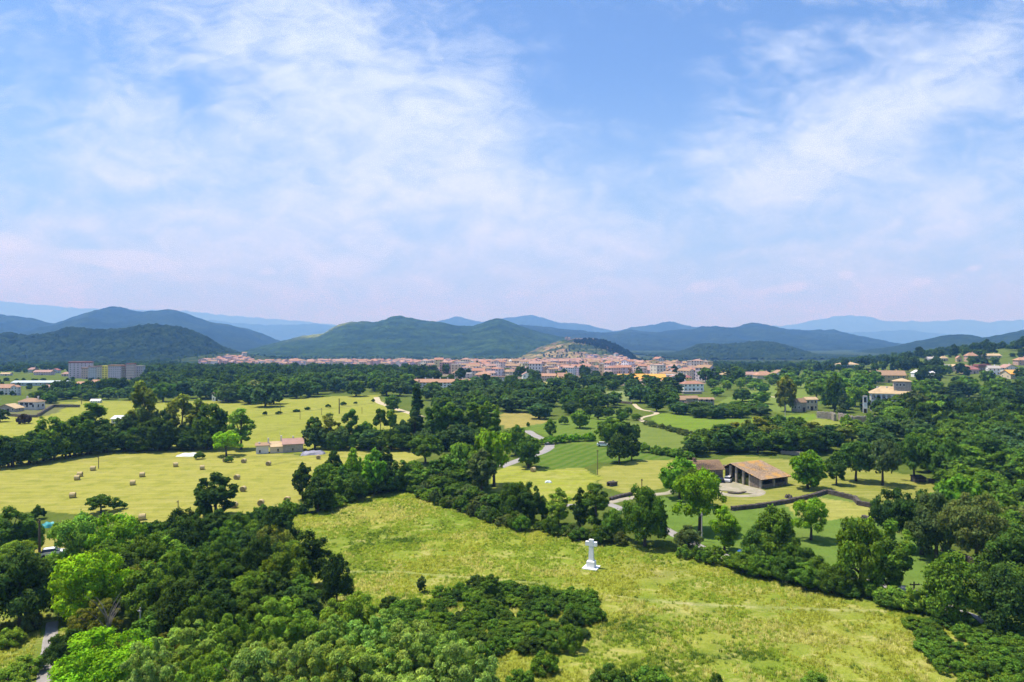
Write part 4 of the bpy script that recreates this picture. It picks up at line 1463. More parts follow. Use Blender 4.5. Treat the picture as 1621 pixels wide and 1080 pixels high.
stone_wall("dark dry stone wall curving below the barn lawn", [(1158, 808.5), (1200, 804), (1250, 796), (1290, 787), (1308, 781)], .95, .7)
stone_wall("dark dry stone wall stepping right from the bright round tree", [(1309, 781), (1330, 786), (1353, 792), (1360, 800), (1397, 807)], 1.05, .8)
stone_wall("short stone wall stub before the dark spreading tree", [(1365, 820), (1396, 829)], .7, .7)
stone_wall("stone wall under the trees at the lawn's right end", [(1470, 764), (1500, 768), (1530, 776)], 1.1, .8)
stone_wall("dark stone wall running into the right edge wood", [(1492, 872), (1520, 884), (1556, 897)], .9, .8)
stone_wall("pale stone wall at the dark belt behind the lawn", [(1236, 719), (1263, 721), (1290, 724)], 1.2, .9, 'stone_pale')
stone_wall("low stone wall beside the farm drive entrance", [(966, 793), (982, 788), (1000, 784)], .8, .7)
stone_wall("small ruined stone heap on the pale lawn", [(963, 770), (969, 769), (974, 768)], 1.1, 1.4)
stone_wall("low curved stone kerb in the middle of the yard", [(1152, 781), (1160, 782), (1170, 782), (1180, 780)], .45, .5, 'stone', .35)
stone_wall("ruined stone edge beside the farmhouse roof", [(1146, 741), (1152, 742), (1156, 745)], 1.0, 1.0, 'stone')
stone_wall("tall pale retaining wall below the villa garden, left length", [(1293, 662), (1318, 664), (1322, 667)], 3.4, 1.0, 'stone_pale', .8, 'retaining_wall')
stone_wall("tall pale retaining wall below the villa garden, right length", [(1328, 664), (1350, 670), (1392, 669)], 3.2, 1.0, 'stone_pale', .8, 'retaining_wall')
stone_wall("long low stone wall in the right hand slope wood", [(1500, 672), (1530, 675), (1580, 679)], 1.8, .9, 'stone_pale', .8)
stone_wall("stone garden wall climbing beside the left villa", [(60, 660), (72, 652), (84, 645), (126, 645)], 1.6, .7, 'stone', .7)
stone_wall("stone garden wall in front of the left villa", [(14, 659), (40, 661), (60, 661)], 1.4, .7, 'stone', .7)
stone_wall("low dark wall on the small terrace of the slope", [(940, 634), (1000, 640)], 1.4, 1.0, 'stone', .9)


# ------------------------------------------------------------------ small things
def bale(px, base, dia=1.45, wid=1.25, rot=0.0, label=''):
    p = G(px, base)
    b = MB()
    r = random.Random(int(px * 7 + base))
    n = 20
    rings = []
    prof = [(-.5, .0), (-.5, .55), (-.5, .86), (-.46, .97), (-.3, 1.0), (-.1, .985), (.1, 1.0), (.3, .985), (.46, .97), (.5, .86), (.5, .55), (.5, .0)]
    vs, fs, ms = [], [], []
    for u, q in prof:
        for k in range(n):
            a = 2 * math.pi * k / n
            rr_ = dia / 2 * q * (1 + r.uniform(-.02, .02))
            sag = 1 - .06 * max(0, -math.cos(a + math.pi))
            zz = -math.cos(a) * rr_
            zz = max(zz, -dia / 2 * .93)
            vs.append((u * wid * (1 + r.uniform(-.01, .01)), math.sin(a) * rr_, zz + dia / 2 * .92))
    for i in range(len(prof) - 1):
        for k in range(n):
            fs.append((i * n + k, i * n + (k + 1) % n, (i + 1) * n + (k + 1) % n, (i + 1) * n + k))
            ms.append(1 if i < 3 or i >= len(prof) - 4 else 0)
    b.v, b.f, b.m = vs, fs, ms
    o = b.obj('hay_bale', [M['hay'], M['hay_dark']], None, tuple(p), rot)
    tag(o, label, 'hay bale', 'round hay bales on the mown fields')
    return o


for px, base, rot, lb in [(115, 788, .1, "hay bale lowest of the four at the left of the field"), (122, 760, .1, "hay bale between the lone left one and the close pair"), (126.5, 754.5, .0, "hay bale just above another at the field's left"),
                          (147, 745, .15, "hay bale beside the thin pole at upper left"), (210, 768, .2, "lower one of the two bales in the middle of the field"), (225, 755, .1, "upper one of the two bales in the middle of the field"),
                          (278, 739, .3, "small far bale below the white sheeting"), (320, 743.5, .2, "far bale right of the one below the sheeting"), (375, 759, 1.1, "bale right of the lone dark tree's top"),
                          (385, 778, 1.3, "bale beside the lone dark tree, in the middle of its height"), (413, 800, 1.4, "bale at the lower field edge before the hedge"), (225, 823, .15, "nearest hay bale, at the wood's upper edge"),
                          (357, 731.5, 1.2, "pale bale just below the small bush by the ruin"), (386, 733, 1.2, "pale bale below the old farmhouse, left"), (454.5, 795, 1.3, "bale half hidden behind the hedge bushes"),
                          (425, 737, 1.2, "bale below the middle of the old farmhouse"), (504, 727, 1.5, "bale right of the old farmhouse near the sheeting"), (844, 747, .6, "single bale on the striped mown field"),
                          (371, 804, 1.3, "bale peeping out right of the lone dark tree's foot")]:
    bale(px, base, 1.4, 1.3, rot + .25, lb)


def pole(px, base, top, label, rad=.13, arm=False, mt='wood', name='utility_pole'):
    p = G(px, base)
    s = p.y / FPX
    h = (base - top) * s
    root = tag(empty(name, tuple(p), R(random.uniform(-25, 25))), label, 'pole')
    b = MB()
    b.tube([(0, 0, -.5), (0, 0, h * .5), (0, 0, h)], [rad * 1.15, rad, rad * .8], 8)
    b.obj('post', M[mt], root)
    b = MB()
    b.box(-.75 if arm else -.25, .75 if arm else .25, -rad - .1, -rad * .7, h - .45, h - .3)
    b.obj('crossarm', M[mt], root)
    for x in ((-.6, .6) if arm else (-.18, .18)):
        b = MB()
        b.tube([(x, -rad - .04, h - .3), (x, -rad - .04, h - .12)], [.05, .035], 6)
        b.obj('insulator', M['glass'], root)


pole(62.5, 890, 823, "thick wooden pole beside the teal tarpaulin", .19)
pole(946, 752, 712, "tall pole between the mown field and the pale lawn", .09)
pole(1016, 775, 758, "short dark pole beside the farm drive", .12)
pole(1111, 857, 812, "grey pole below the big bright tree", .12, mt='concrete')
pole(1447, 946, 921, "crossarm pole beside the country road's right end", .12, True)
pole(156, 742, 722, "thin pole at the hay field's upper left", .1)
pole(282, 815, 792, "thin pole at the hay field's lower edge", .09)
pole(343, 822, 788, "slim pole in front of the lone dark tree", .10)
pole(537, 655, 631, "stout tall pole in the far left field", .28)
pole(444, 656, 640, "thin pole left in the far field", .12)
pole(475, 664, 650, "thin pole second in the far field", .10)
pole(509, 657, 646, "thin pole third in the far field", .10)
pole(573, 655, 645, "thin pole right in the far field", .10)
pole(1243, 660, 641, "pale pole beside the olive tree near the arched door house", .14, mt='concrete')
pole(129, 640, 624, "pole at the far edge of the left field", .16)
pole(222, 1035, 962, "thin pole rising out of the left wood", .09, mt='concrete')
# radio mast above the mauve roofs on the far spur
def car(px, base, rot, body, label, L=4.3, name='parked_car'):
    p = G(px, base)
    root = tag(empty(name, (p.x, p.y, p.z + .15), R(rot)), label, 'car')
    b = MB()
    sec = [(-L / 2, .35, .75), (-L / 2 + .1, .28, .95), (-L * .28, .25, 1.0), (L * .22, .25, .98), (L * .45, .28, .82), (L / 2, .35, .65)]
    for (x0, z0, z1), (x1, y0, y1) in zip(sec, sec[1:]):
        wv = .86
        b.add([(x0, -wv, z0), (x1, -wv, y0), (x1, wv, y0), (x0, wv, z0), (x0, -wv, z1), (x1, -wv, y1), (x1, wv, y1), (x0, wv, z1)],
              [(0, 3, 2, 1), (4, 5, 6, 7), (0, 1, 5, 4), (2, 3, 7, 6)])
    b.add([(-L / 2, -.86, .35), (-L / 2, .86, .35), (-L / 2, .86, .75), (-L / 2, -.86, .75)], [(0, 3, 2, 1)])
    b.add([(L / 2, -.86, .35), (L / 2, .86, .35), (L / 2, .86, .65), (L / 2, -.86, .65)], [(0, 1, 2, 3)])
    b.obj('body', M[body], root)
    b = MB()
    b.add([(-L * .42, -.82, .98), (L * .25, -.82, .98), (L * .25, .82, .98), (-L * .42, .82, .98), (-L * .33, -.66, 1.46), (L * .08, -.66, 1.46), (L * .08, .66, 1.46), (-L * .33, .66, 1.46)],
          [(0, 1, 5, 4), (1, 2, 6, 5), (2, 3, 7, 6), (3, 0, 4, 7)])
    b.obj('windscreen', M['glass'], root)
    b = MB()
    b.box(-L * .33, L * .08, -.66, .66, 1.462, 1.52)
    b.obj('roof', M[body], root)
    wmz = MB()
    wmz.tube([(0, -.1, 0), (0, .1, 0)], [.32, .32], 14)
    wm2 = wmz.mesh('wheel', [M['tyre']])
    for x in (-L * .31, L * .31):
        for y in (-.82, .82):
            link('wheel', wm2, root, (x, y, .32))


car(1153, 763, 62, 'car_white', "white car parked between the farmhouse and the barn")
car(1140, 763.5, 80, 'tyre', "dark car in the shade beside the farmhouse wall", 3.9)
car(955, 707, -8, 'car_white', "white car driving behind the pair of dark trees", 4.6)
car(1188, 882, 170, 'car_blue', "blue car on the country road behind the hedge")
car(84, 882, 30, 'car_white', "white car half hidden at the end of the garden path")


def heap(px, base, w, dpt, h, mt, label, name='tarpaulin', cat='tarpaulin', seed=1, rot=0):
    p = G(px, base)
    n = 14
    r = random.Random(seed)
    vs, fs = [], []
    for i in range(n):
        for j in range(n):
            u, v = i / (n - 1) * 2 - 1, j / (n - 1) * 2 - 1
            q = max(0, 1 - max(abs(u), abs(v)) ** 3)
            z = h * (q ** .5) * (.8 + .3 * math.sin(u * 5 + seed) * math.cos(v * 4)) + r.uniform(-.04, .04) * h
            vs.append((u * w / 2 * (1 + .1 * math.sin(v * 6)), v * dpt / 2 * (1 + .1 * math.sin(u * 5)), max(z, -.05)))
    for i in range(n - 1):
        for j in range(n - 1):
            a = i * n + j
            fs.append((a, a + n, a + n + 1, a + 1))
    me = bpy.data.meshes.new(name)
    me.from_pydata(vs, [], fs)
    me.materials.append(M[mt])
    o = link(name, me, None, (p.x, p.y, p.z), R(rot))
    tag(o, label, cat)


heap(77, 834, 2.6, 2.0, 1.0, 'tarp', "teal tarpaulin heap beside the thick pole", seed=3)
heap(300, 721, 6.5, 5, .8, 'tarp_white', "white plastic sheeting on the hay field near the bush", 'plastic_sheet', 'sheeting', 4)
heap(496, 719, 7.5, 5, 1.2, 'tarp_grey', "grey sheeting heap right of the old farmhouse", 'plastic_sheet', 'sheeting', 5, 15)
heap(868, 764, 1.8, 1.3, .6, 'tarp_white', "white covered pile left of the mown field", 'plastic_sheet', 'sheeting', 6)
heap(1248, 788, 1.6, 1.2, .9, 'lava', "small dark stone pile on the lawn before the wall", 'rock_pile', 'rocks', 7)
p = G(238, 712)
root = tag(empty('field_gate', tuple(p), .3), "small white frame standing at the wood's foot", 'gate')
b = MB()
b.tube([(-.9, 0, 0), (-.9, 0, 1.9)], [.07, .07], 6)
b.tube([(.9, 0, 0), (.9, 0, 1.6)], [.07, .07], 6)
b.obj('post', M['white'], root)
b = MB()
b.tube([(-.9, 0, 1.8), (.9, 0, .4)], [.06, .06], 6)
b.tube([(-.9, 0, .9), (.9, 0, 1.5)], [.06, .06], 6)
b.obj('rail', M['white'], root)
# small dark hut under the lawn trees
house('hut', "small dark hut under the trees on the lawn", 'hut', 1448, 1466, 764, 756.5, 754, 'lava', 'dark_wood', 'mono', .7, 5, 1, 0, 1, 0)
# chapel on the volcano
p = G(898, 538, HF['volcano_hill'])
px_, py_ = (898 - CX) / FPX * 2150, 2150
root = tag(empty('hilltop_chapel', (px_, py_, float(HF['volcano_hill'](px_, py_)) - 1)), "small pale chapel with a tower on the rocky hill's summit", 'chapel')
b = MB()
b.box(-7, 9, -4, 4, 0, 5)
b.obj('nave', M['stone_pale'], root)
b = MB()
b.box(-3, 1, -3, 1, 5, 11)
b.obj('tower', M['stone_pale'], root)
b = MB()
roof_parts(b, 16, 8, 5, 2, 'gable', .4)
b.obj('roof', M['tile_old'], root, (1, 0, .02))
# --- town church tower
p = G(808, 590, H)
root = tag(empty('church_tower', (p.x, p.y, p.z)), "slender pale church tower rising above the town roofs", 'church tower')
BUILT.append((p.x, p.y, 8))
s = p.y / FPX
hh = 21 * s
b = MB()
b.box(-2.6, 2.6, -2.6, 2.6, 0, hh * .68)
b.box(-2.9, 2.9, -2.9, 2.9, hh * .68, hh * .70)
b.obj('shaft', M['pink'], root)
b = MB()
b.tube([(0, 0, hh * .70), (0, 0, hh * .86)], [2.1, 2.1], 8)
b.tube([(0, 0, hh * .86), (0, 0, hh * .93), (0, 0, hh)], [2.3, 1.6, .2], 8)
b.obj('belfry', M['plaster'], root)
for a in range(4):
    o = link('window', window_mesh(1.1, 2.4), root, (2.62 * math.sin(a * math.pi / 2), -2.62 * math.cos(a * math.pi / 2), hh * .55), a * math.pi / 2)
house('church', "large church nave with terracotta roof beside the tower", 'church', 812, 835, 585, 573.5, 570, 'pink', 'tile_pink', 'gable', .5, 6, 4, 1, 2, 0, door=False)

# ------------------------------------------------------------------ the town
m, t, out = mat('town_wall')
oi = t.node('ShaderNodeObjectInfo')
p_ = t.node('ShaderNodeBsdfDiffuse')
tcx = t.node('ShaderNodeTexCoord').outputs['Object']
t.put(p_.inputs[0], t.mix(t.math('MULTIPLY', t.ramp(t.noise(tcx, .3, 4, .6), .4, .7), .35), oi.outputs['Color'], t.mix(1, oi.outputs['Color'], (.7, .68, .66), 'MULTIPLY')))
t.l.new(p_.outputs[0], out.inputs[0])
M['town_wall'] = m
town_mesh = []
trg = random.Random(12)
for i in range(16):
    w, d = trg.uniform(8, 15), trg.uniform(8, 12)
    fl = trg.choice([2, 3, 3, 4, 4, 5])
    h = fl * 2.9
    kind = trg.choice(['gable', 'gable', 'hip', 'gabley', 'flat', 'gable'])
    rise = {'flat': .4}.get(kind, trg.uniform(1.4, 2.4))
    b = MB()
    walls(b, w, d, h, rise, kind, 0)
    roof_parts(b, w, d, h + .02, rise, kind, .5, 1)
    nx = int(w / 2.8)
    for r2 in range(fl):
        for c in range(nx):
            x = -w / 2 + w * (c + .5) / nx
            z = r2 * 2.9 + .9
            b.box(x - .5, x + .5, -d / 2 - .06, -d / 2 + .02, z, z + 1.5, 2)
            if trg.random() < .25:
                b.box(x - .9, x + .9, -d / 2 - .9, -d / 2 - .07, z - .15, z + .02, 0)
        for c in range(2):
            y = -d / 2 + d * (c + .5) / 2
            for sx in (-1, 1):
                b.box(min(sx * (w / 2 + .06), sx * (w / 2 - .02)), max(sx * (w / 2 + .06), sx * (w / 2 - .02)), y - .5, y + .5, r2 * 2.9 + .9, r2 * 2.9 + 2.3, 2)
    if kind != 'flat':
        b.box(w * .2, w * .2 + .7, -.4, .4, h, h + rise + .9, 0)
    me = b.mesh('town_house', [M['town_wall'], M[trg.choice(['tile_pink', 'tile_old', 'tile_pink', 'tile_old', 'tile', 'roof_red'])] if kind != 'flat' else M['concrete'], M['glass']])
    town_mesh.append((me, max(w, d)))
WALLC = [(.74, .71, .68), (.68, .60, .50), (.62, .48, .42), (.70, .62, .60), (.56, .46, .46), (.80, .79, .78), (.68, .58, .32), (.52, .50, .52), (.60, .42, .36), (.72, .60, .50)]
TOWN = []


def town_fill(poly, gap, dens, seed, fn=HA, hs=(.85, 1.15), zone=''):
    r = random.Random(seed)
    W_ = [G(*p, fn) for p in poly]
    pl = [(p.x, p.y) for p in W_]
    x0, x1 = min(p.x for p in W_), max(p.x for p in W_)
    y0, y1 = min(p.y for p in W_), max(p.y for p in W_)
    gx, gy = np.meshgrid(np.arange(x0, x1, gap), np.arange(y0, y1, gap * 1.35))
    for x, y in zip(gx.ravel(), gy.ravel()):
        x += r.uniform(-.25, .25) * gap
        y += r.uniform(-.3, .3) * gap
        if r.random() > dens or not inside(np.array([x]), np.array([y]), pl)[0]:
            continue
        if any(math.hypot(x - a, y - b) < c + 6 for a, b, c in BUILT):
            continue
        if any(math.hypot(x - q[0], y - q[1]) < gap * .7 for q in TOWN[-200:]):
            continue
        TOWN.append((x, y, hz_(x, y, fn) - .3, r.choice([0, .35, -.35, .7, -.8, 1.57, 1.2]) + r.uniform(-.2, .2), r.uniform(*hs), r.randrange(16), r.randrange(10), zone))


town_fill([(640, 578), (700, 577), (830, 576), (985, 577), (1125, 588), (1130, 603), (1060, 602), (960, 597), (850, 596), (760, 600), (700, 592), (650, 584)], 15.5, .9, 1, zone='old town before the rocky hill')
town_fill([(380, 575.5), (640, 576), (650, 582), (560, 580.5), (380, 579)], 16, .9, 2, hs=(1.15, 1.5), zone='strip of town behind the dark wood')
town_fill([(318, 577), (345, 574), (352, 568), (395, 566), (400, 576), (400, 579), (318, 579.5)], 14, .95, 3, hs=(1.0, 1.3), zone='hillside quarter at the spur')
town_fill([(925, 566), (990, 567), (1000, 576), (930, 576)], 16, .7, 4, zone='houses on the rocky hill')
town_fill([(830, 577), (925, 573), (1000, 577), (1010, 580), (830, 580)], 17, .7, 5, zone='houses at the rocky hill foot')
town_fill([(690, 596), (760, 592), (840, 600), (960, 604), (1050, 604), (940, 608), (800, 604)], 19, .45, 6, zone='front edge of the town')
TOWN.sort(key=lambda q: q[1])
front, back = TOWN[:290], TOWN[290:]


def town_label(q):
    hue = ["white", "beige", "dull pink", "pale rose", "mauve", "bright white", "yellowish", "grey", "salmon", "peach"][q[6]]
    return "%s walled town house in the %s" % (hue, q[7]) if q[7] else "%s town house" % hue


for q in front:
    me, rad = town_mesh[q[5]]
    o = link('town_house', me, None, (q[0], q[1], q[2]), q[3])
    o.scale = (q[4], q[4], q[4] * random.uniform(.75, 1.15))
    o.color = (*[min(1, c * random.uniform(.9, 1.1)) for c in WALLC[q[6]]], 1)
    lb = town_label(q)
    tag(o, lb, 'house', lb.replace(' house', ' houses'))
for q in TOWN:
    BUILT.append((q[0], q[1], 7))
# the smallest, farthest roofs as one mass
if back:
    vs_, fs_, ms_ = [], [], []
    b = MB()
    mats_ = [M['plaster'], M['cream'], M['pink'], M['mauve'], M['salmon'], M['tile_pink'], M['tile'], M['tile_old'], M['glass']]
    for q in back:
        w, d, h = random.uniform(8, 15), random.uniform(8, 12), random.uniform(6, 12.5)
        bb = MB()
        kd = random.choice(['gable', 'gable', 'gabley', 'hip'])
        walls(bb, w, d, h, 2, kd, random.randrange(5))
        roof_parts(bb, w, d, h, 2, kd, .5, 5 + random.randrange(3))
        for c in range(3):
            for r2 in range(int(h / 3)):
                x = -w / 2 + w * (c + .5) / 3
                bb.box(x - .5, x + .5, -d / 2 - .06, -d / 2 + .02, r2 * 3 + .9, r2 * 3 + 2.4, 8)
        c_, s_ = math.cos(q[3]), math.sin(q[3])
        n0 = len(b.v)
        b.v.extend([(q[0] + x * c_ - y * s_, q[1] + x * s_ + y * c_, q[2] + z) for x, y, z in bb.v])
        b.f.extend([tuple(n0 + i for i in f) for f in bb.f])
        b.m.extend(bb.m)
    tag(b.obj('distant_houses', mats_), "small crowded roofs of the far side of the town", 'town', None, 'stuff')
print('TOWN', len(TOWN))

# ------------------------------------------------------------------ tree builder


def leaf_cloud(seed, lobes, n, size, jitter=.55, droop=0.0, aspect=.62, dark=0.34):
    """Leaf quads spread over lobes [(cx,cy,cz,rx,rz)]; returns verts, faces, normals, tones."""
    r = np.random.default_rng(seed)
    L = np.array(lobes, float)
    w = L[:, 3] ** 1.6
    idx = r.choice(len(L), size=n, p=w / w.sum())
    ctr = L[:, :3].mean(0)
    d = r.normal(size=(n, 3))
    out = L[idx, :3] - ctr
    out /= np.linalg.norm(out, axis=1, keepdims=True) + 1e-6
    d = d / np.linalg.norm(d, axis=1, keepdims=True) + out * .55 + np.array((0, 0, .18))
    d /= np.linalg.norm(d, axis=1, keepdims=True)
    rad = np.clip(1 - np.abs(r.normal(0, .24, n)), .25, 1.1) + r.normal(0, .09, n)
    # surface of each lobe is uneven: twigs stick out
    tw = vnoise(d[:, 0] * 5 + idx * 3.7, d[:, 1] * 5 + d[:, 2] * 4 + idx, seed % 97)
    rad = rad * (.66 + .66 * tw)
    P = L[idx, :3] + d * rad[:, None] * np.stack([L[idx, 3], L[idx, 3], L[idx, 4]], 1)
    P[:, 2] -= droop * (rad ** 2) * L[idx, 3]
    nrm = d + r.normal(0, jitter, (n, 3)) + np.array((0, 0, .25))
    nrm /= np.linalg.norm(nrm, axis=1, keepdims=True)
    a = np.cross(nrm, r.normal(size=(n, 3)))
    a /= np.linalg.norm(a, axis=1, keepdims=True) + 1e-6
    b = np.cross(nrm, a)
    s = size * r.uniform(.6, 1.35, n)[:, None]
    V = np.stack([P - a * s, P - b * s * aspect, P + a * s, P + b * s * aspect], 1).reshape(-1, 3)
    Fc = np.arange(n * 4).reshape(n, 4)
    lobe_t = r.uniform(.78, 1.22, len(L))
    tone = lobe_t[idx] * r.uniform(1 - dark * 1.6, 1 + dark, n) * (.85 + .3 * tw)
    hue = r.normal(0, .07, n) + (r.uniform(-.08, .08, len(L)))[idx]
    tc = np.stack([tone * (1 + hue), tone, tone * (1 - hue)], 1)
    return V, Fc, np.repeat(nrm * .72 + d * .28, 4, 0), np.repeat(tc, 4, 0)


def lobes_for(shape, seed, R_, z0, z1):
    r = np.random.default_rng(seed + 1000)
    zc, hz = (z0 + z1) / 2, (z1 - z0) / 2
    out = []

    def ell(k, lo, hi, rl, zb=0.0, hf=1.0):
        for i in range(k):
            u = r.normal(size=3)
            u[2] += zb
            u /= np.linalg.norm(u)
            q = r.uniform(lo, hi)
            rr = R_ * rl * r.uniform(.75, 1.3)
            out.append((u[0] * R_ * q, u[1] * R_ * q, zc + u[2] * hz * q * hf, rr, min(rr * .85, hz * .7)))

    if shape == 'round':
        ell(50, .55, .86, .20, .25)
        ell(9, .1, .4, .42)
    elif shape == 'broad':
        for i in range(52):
            a = r.uniform(0, 2 * math.pi)
            q = math.sqrt(r.uniform(.05, 1)) * .84
            dome = math.sqrt(max(0, 1 - q * q))
            k = r.choice([1, 1, .6, .2])
            rr = R_ * .19 * r.uniform(.7, 1.35)
            out.append((R_ * q * math.cos(a), R_ * q * math.sin(a), z0 + hz * .35 + (z1 - z0) * .72 * dome * k, rr, rr * .7))
        ell(6, .0, .4, .36)
    elif shape == 'oval':
        ell(52, .55, .88, .19, .1)
        ell(9, .1, .5, .38)
        out.append((0, 0, z1 - R_ * .30, R_ * .28, R_ * .34))
    elif shape == 'tall':       # open poplar-like crown with gaps
        for i in range(26):
            q = r.uniform(0, 1) ** .8
            a = r.uniform(0, 2 * math.pi)
            env = .35 + .65 * math.sin(math.pi * min(1, .18 + q * .78))
            rr = R_ * r.uniform(.20, .34) * (1 if q > .2 else .8)
            off = R_ * env * r.uniform(.35, .78)
            out.append((off * math.cos(a), off * math.sin(a), z0 + rr * .6 + (z1 - z0 - rr * 1.4) * q, rr, rr * 1.1))
    elif shape == 'cone':
        for i in range(40):
            q = r.uniform(0, 1)
            a = r.uniform(0, 2 * math.pi)
            env = R_ * (1 - q) ** .8
            rr = R_ * (.10 + .26 * (1 - q))
            out.append((env * .62 * math.cos(a), env * .62 * math.sin(a), z0 + rr * .5 + (z1 - z0 - rr) * q, rr, rr * .9))
        out.append((0, 0, z1 - R_ * .18, R_ * .09, R_ * .25))
    elif shape == 'column':
        for i in range(22):
            q = i / 21
            a = r.uniform(0, 2 * math.pi)
            env = R_ * (.55 + .45 * math.sin(math.pi * min(1, .15 + q * .8)))
            out.append((env * .35 * math.cos(a), env * .35 * math.sin(a), z0 + R_ * .5 + (z1 - z0 - R_) * q, env * .6, env * .9))
    elif shape == 'feather':    # loose light crown, many small drooping sprays
        for i in range(130):
            u = r.normal(size=3)
            u[2] = abs(u[2]) * .9 - .15
            u /= np.linalg.norm(u)
            q = r.uniform(.35, .93)
            rr = R_ * r.uniform(.07, .17)
            out.append((u[0] * R_ * q, u[1] * R_ * q, z0 + (z1 - z0) * (.30 + .62 * max(u[2], -.3) * q), rr, rr * .7))
    else:                       # bush: dome that reaches the ground
        for i in range(76 if shape == 'dome' else 46):
            a = r.uniform(0, 2 * math.pi)
            q = math.sqrt(r.uniform(0, 1)) * .88
            dome = math.sqrt(max(0, 1 - q * q))
            rr = R_ * (.25 if shape == 'dome' else .18) * r.uniform(.6, 1.5)
            out.append((R_ * q * math.cos(a), R_ * q * math.sin(a), z0 + rr * .4 + (z1 - z0 - rr * .9) * dome * r.uniform(.35, 1), rr, rr * .85))
    return out


def crown_mesh(name, shape, seed, R_, z0, z1, n, size, mt):
    lobes = lobes_for(shape, seed, R_, z0, z1)
    kw = dict(jitter=.5)
    if shape == 'feather':
        kw = dict(jitter=.75, droop=.25, aspect=.34)
    if shape == 'cone':
        kw = dict(jitter=.6, droop=.2, aspect=.45)
    V, Fc, nrm, tone = leaf_cloud(seed, lobes, n, size, **kw)
    V[:, 2] = np.maximum(V[:, 2], 0.02)
    me = np_mesh(name, V, Fc, [mt], smooth=True)
    add_col(me, tone)
    nn = nrm / np.linalg.norm(nrm, axis=1, keepdims=True)
    me.normals_split_custom_set_from_vertices(nn.astype(np.float32).tolist())
    return me, lobes


def trunk_mesh(name, shape, seed, R_, z0, z1, lobes, thick, mt, sides=7, limbs=7):
    r = random.Random(seed)
    b = MB()
    top = z0 + (z1 - z0) * (.8 if shape in ('cone', 'column', 'tall') else .55)
    pts = [(0, 0, -.5)]
    n = 5
    for i in range(1, n + 1):
        t = i / n
        pts.append((r.uniform(-.12, .12) * t * R_ * .5, r.uniform(-.12, .12) * t * R_ * .5, top * t))
    rad = [thick * 1.35, thick, thick * .85, thick * .65, thick * .42, thick * .15]
    b.tube(pts, rad, sides)
    big = sorted(lobes, key=lambda l: -l[3])[:limbs * 2]
    r.shuffle(big)
    for l in big[:limbs]:
        k = r.randint(2, 4)
        p0 = Vector(pts[k])
        p2 = Vector(l[:3])
        p1 = p0.lerp(p2, .5) + Vector((0, 0, .08 * (p2 - p0).length))
        b.tube([p0, p1, p2], [rad[k] * .62, rad[k] * .38, rad[k] * .1], 5, cap=False)
    return b.mesh(name, [mt], smooth=True)


# unit trees: (half width, clear trunk, height) in metres, built per level of detail
SHAPES = {'round': (4.2, .5, 9.0), 'broad': (5.2, 1.5, 9.0), 'oval': (3.4, .5, 10.0), 'tall': (4.0, 1.8, 17.0), 'cone': (3.2, .6, 15.0),
          'column': (1.5, .4, 13.0), 'feather': (4.6, 1.0, 9.5), 'bush': (2.4, .0, 3.2), 'dome': (3.6, .0, 8.6)}
LOD = {'fine': (26000, .155), 'near': (13000, .20), 'mid': (4200, .36), 'far': (1100, .72)}
PROTO = {}


def proto(shape, lod, var):
    key = (shape, lod, var)
    if key not in PROTO:
        R_, z0, z1 = SHAPES[shape]
        n, s = LOD[lod]
        k = {'bush': .45, 'column': .5, 'feather': 1.25, 'tall': 1.1}.get(shape, 1)
        if shape == 'bush':
            s *= .8
        if shape == 'feather':
            s *= 1.15
        if shape == 'tall':
            s *= 1.25
        seed = (sum(ord(c) for c in shape) * 31 + var * 7919 + len(lod)) % 100000
        cm, lobes = crown_mesh('crown_' + shape, shape, seed, R_, z0, z1, int(n * k), s, M['leaf'])
        tm = trunk_mesh('trunk_' + shape, shape, seed, R_, z0, z1, lobes, .13 + R_ * .04, M['bark'], 8 if lod in ('fine', 'near') else 5, 8 if lod in ('fine', 'near') else 4)
        # real extents of the leaves
        co = np.empty(len(cm.vertices) * 3, np.float32)
        cm.vertices.foreach_get('co', co)
        co = co.reshape(-1, 3)
        Wd = np.percentile(np.hypot(co[:, 0], co[:, 1]), 97) * 2
        Ht = np.percentile(co[:, 2], 99.7)
        PROTO[key] = (cm, tm, Wd, Ht)
    return PROTO[key]


DK = (.026, .052, .017)     # dark evergreen oak
DG = (.038, .076, .018)     # deep green
MG = (.055, .108, .020)     # mid green
BG = (.100, .195, .014)     # bright lime
LG = (.085, .150, .030)     # light green
BL = (.034, .066, .032)     # bluish green
PF = (.130, .195, .062)     # pale feathery
OL = (.075, .095, .024)     # olive
PU = (.028, .020, .022)     # purple leaved
GR = (.050, .075, .034)     # grey green
TREES = []
LEAFK = 2.35
tr_rng = random.Random(99)


def vary(c, a=.14):
    k = tr_rng.uniform(1 - a, 1 + a)
    h = tr_rng.uniform(-.1, .1)
    k *= LEAFK
    return (c[0] * k * (1 + h) * 1.06, c[1] * k, c[2] * k * (1 - h) * .62, 1)


NAMES = {'round': 'broadleaf_tree', 'broad': 'spreading_tree', 'oval': 'oval_tree', 'tall': 'poplar_tree', 'cone': 'conifer_tree', 'column': 'cypress_tree', 'feather': 'ash_tree', 'bush': 'bush', 'dome': 'domed_tree'}


